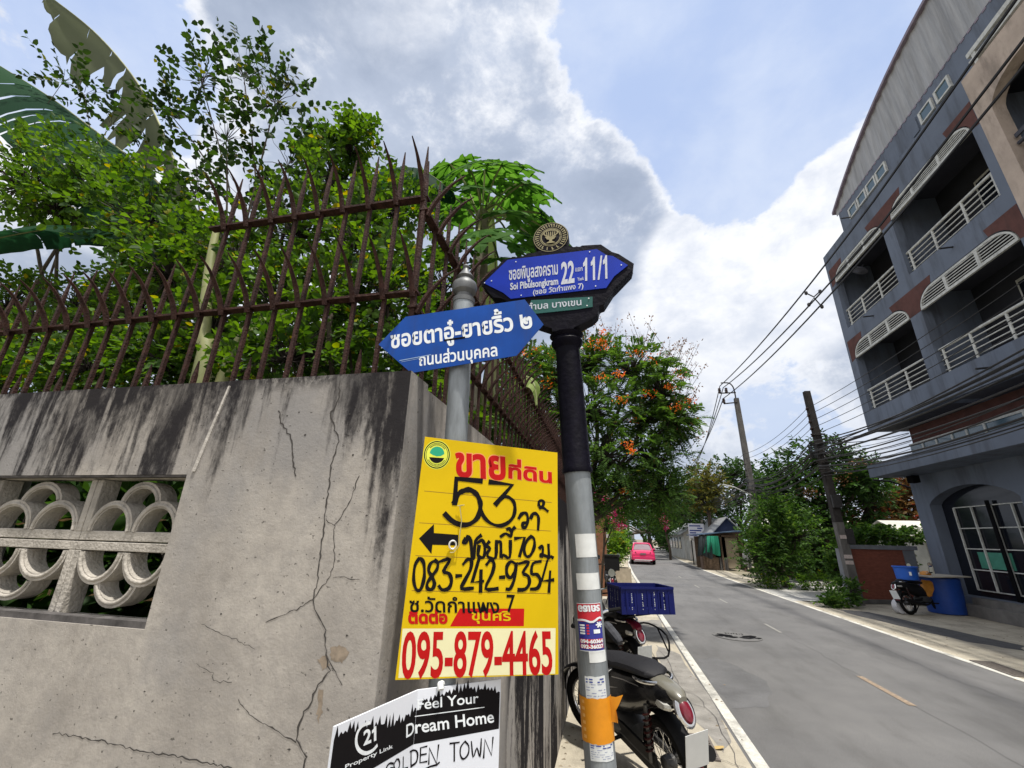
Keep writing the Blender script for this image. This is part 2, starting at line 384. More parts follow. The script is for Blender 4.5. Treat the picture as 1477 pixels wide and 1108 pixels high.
def earclip(outer, holes):
    pts = list(outer); idx = list(range(len(pts)))
    if area(outer) < 0: idx.reverse()
    def cross(o, a, b): return (a[0] - o[0]) * (b[1] - o[1]) - (a[1] - o[1]) * (b[0] - o[0])
    def hit(a, b, c, d):
        return cross(a, b, c) * cross(a, b, d) < 0 and cross(c, d, a) * cross(c, d, b) < 0
    for h in sorted(holes, key=lambda h: -max(p[0] for p in h)):
        k0 = len(pts); pts += h; hi = list(range(k0, k0 + len(h)))
        if area(h) > 0: hi.reverse()
        m = max(range(len(hi)), key=lambda i: pts[hi[i]][0]); M_ = pts[hi[m]]; best = None
        edges = [(pts[idx[i - 1]], pts[idx[i]]) for i in range(len(idx))] + [(pts[hi[i - 1]], pts[hi[i]]) for i in range(len(hi))]
        for j in sorted(range(len(idx)), key=lambda j: (pts[idx[j]][0] - M_[0]) ** 2 + (pts[idx[j]][1] - M_[1]) ** 2):
            if not any(hit(M_, pts[idx[j]], a, b) for a, b in edges): best = j; break
        if best is None: best = 0
        idx = idx[:best + 1] + hi[m:] + hi[:m + 1] + idx[best:]
    tris = []; guard = 0
    while len(idx) > 3 and guard < 4000:
        guard += 1; done = False
        for i in range(len(idx)):
            a, b, c = idx[i - 1], idx[i], idx[(i + 1) % len(idx)]; A, B, Cc = pts[a], pts[b], pts[c]
            cr = cross(A, B, Cc)
            if cr <= 1e-12:
                if abs(cr) <= 1e-12: idx.pop(i); done = True; break
                continue
            if any(cross(A, B, pts[q]) > 1e-12 and cross(B, Cc, pts[q]) > 1e-12 and cross(Cc, A, pts[q]) > 1e-12 for q in idx if q not in (a, b, c)): continue
            tris.append((a, b, c)); idx.pop(i); done = True; break
        if not done:
            i = max(range(len(idx)), key=lambda i: cross(pts[idx[i - 1]], pts[idx[i]], pts[idx[(i + 1) % len(idx)]])); tris.append((idx[i - 1], idx[i], idx[(i + 1) % len(idx)])); idx.pop(i)
    if len(idx) == 3: tris.append(tuple(idx))
    return pts, tris
def lettering(s, P0, PR, PT, fn, mat, parent, ref='\u0e2d', bold=0., d=.001, name='lettering', mb=None):
    g = glyphs(s, bold); xs = [x for o, _ in g for x, y in o]; x0, x1 = min(xs), max(xs)
    rg = glyphs(ref, 0.); h = max(y for o, _ in rg for x, y in o)
    P0, PR, PT = Vector(P0), Vector(PR), Vector(PT); U = (PR - P0) / (x1 - x0); Vv = (PT - P0) / h
    own = mb is None; mb = mb or MB()
    for i, (o, hs) in enumerate(g):
        cv = lambda l: [tuple(P0 + U * (x - x0) + Vv * y) for x, y in l]
        dd = d + .00006 * (i % 7)
        fl_, tri = earclip(o, hs); mb.add([fn(u, v, dd) for u, v in cv(fl_)], tri)
    return mb.build(name, mat, parent) if own else mb
def vplane(x, y, deg):
    a = rad(deg); c, s_ = cos(a), sin(a)
    return lambda u, v, d=0.: (x + u * c + s_ * d, y + u * s_ - c * d, v)

# ============================================================ SETTING
M('asphalt', (.128, .127, .13), .88, 0, .16, .55, .5, 240, col2=(.162, .16, .16), speck=.32, grime=.24, gdir=(1, .25, 1), spec=.15, det=10)
M('concrete', (.37, .335, .27), .9, 0, .2, 2.2, .3, 90, speck=.16, grime=.35, gdir=(1, .4, 1), spec=.1)
M('concrete_dark', (.22, .21, .195), .9, 0, .3, 3.5, .3, 90, speck=.2, spec=.1)
M('gravel', (.33, .325, .31), .95, 0, .3, 9, .6, 60)
M('soil', (.2, .18, .13), .95, 0, .35, 1.2, .4, 30)
M('paint_white', (.50, .49, .45), .8, 0, .22, 18, spec=.2, speck=.2, grime=.5, gdir=(1, 1, 1))
M('paint_yellow', (.235, .18, .13), .85, 0, .4, 25, speck=.3)
M('iron_dark', (.035, .034, .035), .6, .4, .3, 20)
M('patch', (.065, .064, .066), .9, 0, .3, 6, .4, 120)
def bend(y): return 1.4 * (max(0., y - 22) / 33.) ** 2 if y < 110 else 1.4 * (88 / 33.) ** 2 + (y - 110) * .22
def band(name, x0, x1, y0, y1, z, mat, step=2., kind='structure', parent=None):
    ys = [y0]; 
    while ys[-1] < y1 - 1e-6: ys.append(min(y1, ys[-1] + step))
    vs = []; 
    for y in ys: b = bend(y); vs += [(x0 + b, y, z), (x1 + b, y, z)]
    mb = MB(); mb.add(vs, [(2 * i, 2 * i + 1, 2 * i + 3, 2 * i + 2) for i in range(len(ys) - 1)])
    return tag(mb.build(name, mat, parent), kind=kind)
def sheet(name, pts, z, mat, kind='structure'):
    mb = MB(); mb.plate(lambda u, v, d: (u, v, d), pts, (), z, z); return tag(mb.build(name, mat), kind=kind)
g = MB(); g.add([(-400, -400, -.012), (400, -400, -.012), (400, 900, -.012), (-400, 900, -.012)], [(0, 1, 2, 3)]); tag(g.build('ground', 'soil'), kind='structure')
band('road', 1.02, 5.68, -25, 170, 0., 'asphalt')
band('left_pavement', -.56, 1.06, -25, 120, .004, 'concrete')
sheet('right_pavement', [(5.6, -25), (12.2, -25), (12.2, 16.9), (8.3, 16.9), (6.5, 16.0), (5.6, 17.0)], .004, 'concrete')
band('right_verge', 5.6, 6.9, 17.0, 110, .004, 'concrete')
sheet('driveway', [(5.62, 16.6), (7.4, 17.2), (9.6, 20.5), (12., 26.5), (8.6, 26.0), (7.4, 21.4), (5.7, 20.6)], .008, 'gravel')
for x0, x1 in ((1.09, 1.2), (5.53, 5.64)): band('edge_line', x0, x1, -25, 120, .005, 'paint_white')
for y in (2.4, 6.75): band('centre_dash', 3.31, 3.39, y, y + 1.15, .005, 'paint_yellow')
for y in (10.9, 15.2, 19.5, 24.): band('centre_dash', 3.33, 3.39, y, y + 1.0, .005, 'asphalt_pale' if 'asphalt_pale' in MATS else M('asphalt_pale', (.22, .215, .2), .85, 0, .25, 12))
def ragged(pts, amp, sub=5):
    out = []
    for i in range(len(pts)):
        a, b = Vector(pts[i]), Vector(pts[(i + 1) % len(pts)])
        for k in range(sub):
            p = a.lerp(b, k / sub); out.append((p.x + random.uniform(-amp, amp), p.y + random.uniform(-amp, amp)))
    return out
sheet('dark_patch', ragged([(6.15, 15.2), (6.9, 14.9), (7.55, 11.2), (7.3, 10.6), (6.75, 11.2), (6.3, 13.2)], .07), .0065, 'patch')
sheet('dark_patch', ragged([(.86, 4.9), (1.06, 5.2), (1.06, 8.4), (.72, 8.9), (.62, 7.5), (.7, 6.0)], .04), .0055, 'concrete_dark')
sheet('dark_patch', ragged([(.35, 8.9), (.62, 9.2), (1.05, 9.1), (1.05, 11.5), (.4, 11.2)], .05), .0055, 'concrete_dark')
sheet('dark_patch', ragged([(1.21, 6.0), (1.75, 6.3), (1.95, 7.5), (1.5, 8.4), (1.21, 8.0)], .06), .0018, M('asphalt_dark', (.118, .118, .122), .88, 0, .2, 2, .4, 240, speck=.28, spec=.15))  # ragged area of road in a darker tone beside the edge line
sheet('dark_patch', ragged([(2.2, 20.0), (3.2, 20.0), (3.2, 20.9), (2.2, 20.8)], .05), .0018, 'asphalt_dark')
sheet('dark_patch', ragged([(1.3, 12.5), (1.55, 12.5), (1.9, 16.), (1.6, 16.)], .05), .0018, 'asphalt_dark')
ck = MB()
for l in ([(.63, 4.4), (.66, 5.4), (.6, 6.4), (.64, 7.6), (.55, 9.3)], [(.9, 4.1), (.98, 4.9), (1.0, 5.7), (.93, 6.3), (.78, 6.6), (.8, 7.6), (.72, 8.8)], [(.62, 6.0), (.78, 6.1), (1.0, 5.9)], [(.6, 4.62), (.8, 4.75), (1.05, 4.6)]):
    ck.strip(lambda u, v, d: (u, v, .0135 + d), [(x + random.uniform(-.02, .02), y) for x, y in [tuple(p) for p in [Vector(l[i]).lerp(Vector(l[i + 1]), t) for i in range(len(l) - 1) for t in (0, .25, .5, .75)]]], .005, 0, .00002)
tag(ck.build('pavement_crack', 'patch'), kind='structure')
rck = MB(); rq = random.Random(8)
for l in ([(4.9, 6.0), (4.6, 8.2), (4.75, 10.5), (4.4, 13.2)], [(2.0, 12.2), (3.1, 12.5), (4.4, 12.3)], [(3.36, 4.0), (3.38, 9.0), (3.34, 14.0), (3.36, 20.)]):
    P = [Vector(l[i]).lerp(Vector(l[i + 1]), t) for i in range(len(l) - 1) for t in np.linspace(0, .96, 24)]
    rck.strip(lambda u, v, d: (u, v, .0012 + d), [(p.x + rq.uniform(-.03, .03), p.y) for p in P], .007, 0, .00001)
tag(rck.build('road_crack', 'patch'), kind='structure')
gb = MB()
for i in range(520):
    x, y = rq.choice(((rq.gauss(1.0, .12), rq.uniform(3.5, 22)), (rq.gauss(5.75, .12), rq.uniform(5, 22)), (rq.uniform(5.9, 9), rq.uniform(9, 16.5)), (rq.gauss(-.42, .06), rq.uniform(2.5, 9)))); q = rq.uniform(.006, .022); h = q * rq.uniform(.2, .6)
    gb.add([(x - q, y - q * .6, .006), (x + q, y - q * .5, .006), (x + q * .4, y + q, .006), (x, y, .006 + h)], [(0, 1, 3), (1, 2, 3), (2, 0, 3)])
tag(gb.build('grit', M('grit', (.20, .165, .12), .9, 0, .6, 8)), 'scattered grit and leaf crumbs along the road edges', 'grit', kind='stuff')
def drain(x, y, w, l, rz, label):
    r = empty('drain_grate', (x, y, .006), label, 'drain grate', rz=rz)
    f = MB(); t = .02
    f.box((-w / 2, -l / 2, 0), (w / 2, -l / 2 + t, .012)); f.box((-w / 2, l / 2 - t, 0), (w / 2, l / 2, .012)); f.box((-w / 2, -l / 2 + t, 0), (-w / 2 + t, l / 2 - t, .012)); f.box((w / 2 - t, -l / 2 + t, 0), (w / 2, l / 2 - t, .012))
    f.build('frame', M('rust_grey', (.16, .14, .125), .8, .3, .3, 30), r, world=False)
    p = MB(); p.box((-w / 2 + t, -l / 2 + t, 0.003), (w / 2 - t, l / 2 - t, .004)); p.build('pit', M('black', (.006, .006, .007), .9, spec=.05), r, world=False)  # flat black sheet standing in for the darkness under the bars
    b = MB(); n = int(l / .045)
    for i in range(n):
        yy = -l / 2 + t + (i + .5) * (l - 2 * t) / n; b.box((-w / 2 + t, yy - .009, .005), (w / 2 - t, yy + .009, .011))
    b.build('bars', 'rust_grey', r, world=False); return r
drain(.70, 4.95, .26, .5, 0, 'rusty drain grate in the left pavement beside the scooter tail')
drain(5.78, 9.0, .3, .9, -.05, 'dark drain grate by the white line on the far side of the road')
# manhole with worn footprint-like marks
r = empty('manhole_cover', (2.35, 10.2, .004), 'worn round manhole cover in the middle of the near lane', 'manhole cover')
mb = MB(); ring = [(cos(a) * .44, sin(a) * .44) for a in np.linspace(0, 2 * pi, 33)[:-1]]
mb.plate(lambda u, v, d: (u, v, d), ring, (), 0, .006); mb.build('lid', M('lid_grey', (.135, .133, .132), .85, 0, .3, 30, speck=.3, spec=.1), r, world=False)
mb = MB()
for s in (-1, 1):
    for k, (cx_, cy_, rx_, ry_, a_) in enumerate(((.22, .0, .15, .10, .5), (.12, -.16, .13, .06, -.3), (.33, -.10, .09, .06, .2))):
        pts = [(s * (cx_ + rx_ * cos(t) * cos(a_) - ry_ * sin(t) * sin(a_)) + random.uniform(-.012, .012), cy_ + rx_ * cos(t) * sin(a_) + ry_ * sin(t) * (1 + .3 * sin(3 * t)) + random.uniform(-.012, .012)) for t in np.linspace(0, 2 * pi, 23)[:-1]]
        mb.plate(lambda u, v, d: (u, v, d), pts, (), .0065 + .0004 * k, .0070 + .0004 * k)
for k in range(7): mb.box((-.17 + k * .05, .14 + .03 * (k % 2), .0072), (-.145 + k * .05, .25 - .02 * (k % 3), .0090))
mb.build('pattern', 'black', r, world=False)
mb = MB(); v = [(cos(a) * (.05 + .012 * (i % 2)), sin(a) * .03) for i, a in enumerate(np.linspace(0, 2 * pi, 11)[:-1])]
mb.plate(lambda u, v, d: (.86 + u, 4.95 + v, .016 + d + u * .2), v, (), 0, .002)
tag(mb.build('fallen_leaf', M('dry_leaf', (.42, .30, .12), .7)), 'dry yellow leaf lying on the left pavement near the drain', 'leaf')

# ============================================================ STAINED WALL AT THE CORNER
wall_mat()
WX, WY, WT = -.51, 1.014, .12
wr = empty('boundary_wall', (-1.2, 1.05, 0), 'stained grey plaster corner wall with vent blocks and a long crack', 'wall')
OX0, OX1, OZ0, OZ1 = -1.952, -1.167, 1.502, 1.892
mb = MB(); fr = lambda u, v, d: (u, WY + WT - d, v)
mb.plate(fr, [(-5.2, 0), (WX, 0), (WX, 2.172), (-5.2, 2.172)], [[(OX0, OZ0), (OX0, OZ1), (OX1, OZ1), (OX1, OZ0)]], 0, WT)
mb.box((WX - WT, WY + WT, 0), (WX, 11.5, 2.155))
mb.build('wall_body', 'stained_plaster', wr)
ck = MB(); fw = lambda u, v, d: (u, WY - d, v)
CR = [[[-.7247,2.1529],[-.7207,2.0961],[-.7389,2.0526],[-.6972,1.9771],[-.7089,1.916],[-.7046,1.8092],[-.7,1.718],[-.6949,1.6487],[-.6996,1.5942],[-.6773,1.559],[-.6541,1.5328],[-.6428,1.4838],[-.6277,1.4551],[-.6507,1.4242],[-.662,1.3945],[-.6765,1.3721],[-.6847,1.3435],[-.686,1.3195],[-.6548,1.2959],[-.6558,1.24]],[[-.9046,2.0696],[-.8904,2.0355],[-.8494,1.9909],[-.8316,1.9378],[-.8108,1.8866]],[[-.6996,1.5942],[-.6611,1.6458],[-.6599,1.6842],[-.6722,1.7635],[-.6984,1.7767]],[[-.6722,1.7635],[-.639,1.8192],[-.6229,1.8859]],[[-.653,1.6461],[-.5845,1.6431]],[[-.6996,1.5942],[-.7395,1.5717],[-.816,1.539]],[[-.7764,1.3417],[-.7238,1.3259],[-.6853,1.3161]],[[-1.3551,1.2677],[-1.2113,1.2668],[-1.0953,1.2604],[-.9659,1.2597],[-.8321,1.2549]],[[-.6428,1.4838],[-.6279,1.4662],[-.5926,1.4289]],[[-.9988,1.5241],[-.891,1.498],[-.8332,1.482]],[[-.9829,1.4399],[-.9341,1.4241],[-.9295,1.4091],[-.8771,1.4117]],[[-.8519,1.3781],[-.821,1.359],[-.7764,1.3417]]]
CW = [.0040, .0048, .0020, .0024, .002, .0022, .003, .0028, .002, .0014, .0014, .0018]
for l, w in zip(CR, CW):
    P = []
    for i in range(len(l) - 1):
        a, b = Vector(l[i]), Vector(l[i + 1]); n = max(2, int((b - a).length / .009))
        for k in range(n): P.append(a.lerp(b, k / n) + Vector((random.uniform(-1, 1), random.uniform(-1, 1))) * .0028)
    P.append(Vector(l[-1])); k = len(ck.v)
    ck.strip(fw, P, w, .0008, .000004)
    for i in range(k, len(ck.v), 2):        # uneven width
        a, b = Vector(ck.v[i]), Vector(ck.v[i + 1]); m = (a + b) / 2; s_ = random.uniform(.35, 1.25); ck.v[i] = tuple(m + (a - m) * s_); ck.v[i + 1] = tuple(m + (b - m) * s_)
ck.build('crack', M('crack_dark', (.05, .045, .042), .95), wr)
sp = MB()
for i in range(46):
    x = random.uniform(-1.15, -.55); z = random.uniform(1.25, 2.1); q = random.uniform(.001, .0035)
    sp.plate(fw, [(x + q * cos(a) * random.uniform(.5, 1.6), z + q * sin(a) * random.uniform(.4, 1.)) for a in np.linspace(0, 2 * pi, 7)[:-1]], (), .0007 + i * .000003, .0007 + i * .000003)
sp.build('chip', 'crack_dark', wr)
pt = MB()
for i, l in enumerate([[[-.636,1.4993],[-.6059,1.5052],[-.5844,1.4916],[-.6001,1.4719],[-.6311,1.4734]],[[-.6474,1.4172],[-.6354,1.4146],[-.6318,1.3761],[-.637,1.3549],[-.6466,1.3748]],[[-.6628,1.4711],[-.6409,1.4839],[-.6317,1.4659],[-.6449,1.4538]]]):
    pt.plate(fw, ragged(l, .003, 5), (), .0005, .0005)
pt.build('bare_patch', M('bare_mortar', (.24, .195, .15), .95, 0, .3, 60), wr)
# raised plaster joint at the right of the opening
mb = MB(); mb.plate(fw, [(-1.150, 1.90), (-1.138, 1.90), (-1.094, 2.155), (-1.100, 2.155)], (), 0, .004); mb.build('plaster_ridge', M('plaster_light', (.42, .395, .365), .9, 0, .2, 20, .3, 90), wr)
M('block_concrete', (.37, .345, .31), .9, 0, .3, 9, .5, 110, grime=.45, gdir=(4, 4, 1.5), spec=.1)
def vent_block(x0, x1, z0, z1, flip):
    mb = MB(); yf, yb = WY + .034, WY + .088
    fn = lambda u, v, d: (u, yb - d, (z0 + z1 - v) if flip else v); D = yb - yf
    w = x1 - x0; t = .013; zc0 = z0 + .027     # zc0: base bar on top of which the lobes stand
    def ring(cx, cz, rx, rz, a0, a1, th, d):
        A = np.linspace(rad(a0), rad(a1), 18)
        return mb.plate(fn, [(cx + rx * cos(a), cz + rz * sin(a)) for a in A] + [(cx + (rx - th) * cos(a), cz + (rz - th) * sin(a)) for a in A[::-1]], (), 0, d)
    cx = (x0 + x1) / 2; q = w * .226
    for s in (-1, 1): ring(cx + s * q, zc0, q - .001, .086, 0, 180, .020, D)
    ring(cx, zc0 + .072, q * .92, .070, -5, 185, .020, D - .003)
    for s in (-1, 1):           # rounded inner lip in front of each lobe
        A = np.linspace(0, pi, 14); mb.tube([fn(cx + s * q + (q - .012) * cos(a), zc0 + .074 * sin(a), D) for a in A], .0055, 6, False)
    A = np.linspace(rad(14), rad(166), 12); mb.tube([fn(cx + (q * .92 - .012) * cos(a), zc0 + .072 + .058 * sin(a), D - .003) for a in A], .0055, 6, False)
    mb.box((x0, yf + .001, z0 if not flip else z1 - .024), (x1, yb, zc0 if not flip else z1))
    zt = z1 - .008
    mb.box((x0, yf + .004, (zt if not flip else z0)), (x1, yb, (z1 if not flip else z0 + .008)))
    for s, xx in ((0, x0), (1, x1)):
        mb.box((xx if s == 0 else xx - .022, yf, z0 + .0245), (xx + .022 if s == 0 else xx, yb, z1 - .009)) if not flip else mb.box((xx if s == 0 else xx - .022, yf, z0 + .009), (xx + .022 if s == 0 else xx, yb, z1 - .0245))
    mb.build('vent_block', 'block_concrete', wr, bevel=.002)
zm = 1.706
for a, b in ((OX0, -1.534), (-1.534, OX1)):
    vent_block(a + .001, b - .001, zm + .0015, OZ1, False); vent_block(a + .001, b - .001, OZ0, zm - .0015, True)
mb = MB(); mb.box((OX0, WY + .004, OZ0), (OX1, WY + .033, OZ0 + .016)); mb.box((OX0, WY + .003, OZ1 - .006), (OX1, WY + .033, OZ1)); mb.build('opening_lip', M('lip_dark', (.075, .07, .07), .95, 0, .6, 25), wr)  # dark strips along the bottom and top of the opening
mb = MB()
for i in range(26):
    x = random.uniform(OX0 + .05, OX1 - .02); z = random.choice([OZ0 + .035, zm + .035]) + random.uniform(0, .035); a = random.uniform(0, pi); l = random.uniform(.012, .03)
    d = Vector((cos(a), .4, sin(a) * .5)) * l; p = Vector((x, WY + random.uniform(.09, .125), z)); s_ = Vector((-.2, .6, .5)) * l * .4
    mb.add([p - d, p + s_, p + d, p - s_], [(0, 1, 2, 3)])
tag(mb.build('leaf_litter', M('litter', (.36, .22, .09), .8, 0, .5, 40)), 'dry brown leaf litter lodged behind the vent blocks', 'leaf litter', kind='stuff')

# ============================================================ IRON FENCES
M('rust_iron', (.030, .014, .012), .7, .1, .45, 40, .5, 150, col2=(.062, .028, .022), spec=.2)
FY, FX = 1.075, -.555
def taper_bar(mb, p, q, w, tip):
    p, q = Vector(p), Vector(q); t = (q - p).normalized(); h = w / 2
    a = Vector((1, 0, 0)); b = t.cross(a).normalized(); a = b.cross(t); R_ = lambda c, s, s2: [c + a * s + b * s2, c - a * s + b * s2, c - a * s - b * s2, c + a * s - b * s2]
    mb.loft([R_(p, h, h), R_(q - t * tip, h, h), R_(q - t * tip * .8, h * 1.05, h * .7), R_(q - t * .004, h * .25, h * .25)], False)
def horn(mb, base, out, h=.15, reach=.115, w=.013):
    b = Vector(base); o = Vector(out); P = smoothpath([b, b + Vector((0, 0, .05)) + o * .022, b + Vector((0, 0, .088)) + o * .05, b + Vector((0, 0, h * .82)) + o * reach * .72, b + Vector((0, 0, h)) + o * reach * 1.1], 4); n = len(P)
    mb.tube(P, [w * .72 * (1 - .82 * (i / (n - 1)) ** 2) for i in range(n)], 6)
def fence(name, label, pos, out, z_low, z_high, base_z, hi_rng, lo_tip, hi_tip, n, p0, step):
    root = empty(name, pos(p0, base_z), label, 'fence')
    ends = (p0 - .0, p0 + step * (n - 1)); lean = lambda z: 0
    r1 = MB(); a, b = ends; P, Q = Vector(pos(a, z_low)), Vector(pos(b, z_low)); d = (Q - P).normalized()
    r1.obox((P + Q) / 2, d, d.cross(Vector((0, 0, 1))), (0, 0, 1), (Q - P).length + .03, .03, .008); r1.build('rail', 'rust_iron', root)
    lo, hi = hi_rng; P, Q = Vector(pos(lo, z_high)), Vector(pos(hi, z_high)); r2 = MB()
    r2.obox((P + Q) / 2, d, d.cross(Vector((0, 0, 1))), (0, 0, 1), (Q - P).length + .03, .03, .008); r2.build('rail', 'rust_iron', root)
    for i in range(n):
        t = p0 + step * i + random.uniform(-.006, .006); high = min(lo, hi) - .02 <= t <= max(lo, hi) + .02
        mb = MB(); top = hi_tip if high else lo_tip; j = random.uniform(-.014, .014)
        taper_bar(mb, pos(t, base_z), tuple(Vector(pos(t + j, top + random.uniform(-.015, .015)))), .0118, .13); mb.build('picket', 'rust_iron', root)
        hb = MB(); horn(hb, Vector(pos(t, z_low - .02)) + Vector(out) * .01, out)
        hb.build('horn', 'rust_iron', root)
        if high: hb = MB(); horn(hb, Vector(pos(t, z_high - .02)) + Vector(out) * .01, out); hb.build('horn', 'rust_iron', root)
        if i % 2 == 0 and i < n - 1:
            s_ = MB(); taper_bar(s_, pos(t + step / 2, base_z), pos(t + step / 2, base_z + .11), .012, .06)
            s_.build('short_spike', 'rust_iron', root)
    return root
fence('iron_fence', 'rusty spiked iron fence on top of the front wall with outward curved horns', lambda t, z: (t, FY, z), (0, -1, 0), 2.46, 2.83, 2.17, (-1.42, -.56), 2.70, 3.07, 31, -3.56, .10)
fence('iron_fence', 'rusty spiked iron fence receding along the street side of the wall', lambda t, z: (FX, t, z), (1, 0, 0), 2.405, 2.775, 2.15, (1.075, 10.), 2.65, 2.99, 82, 1.075, .105)

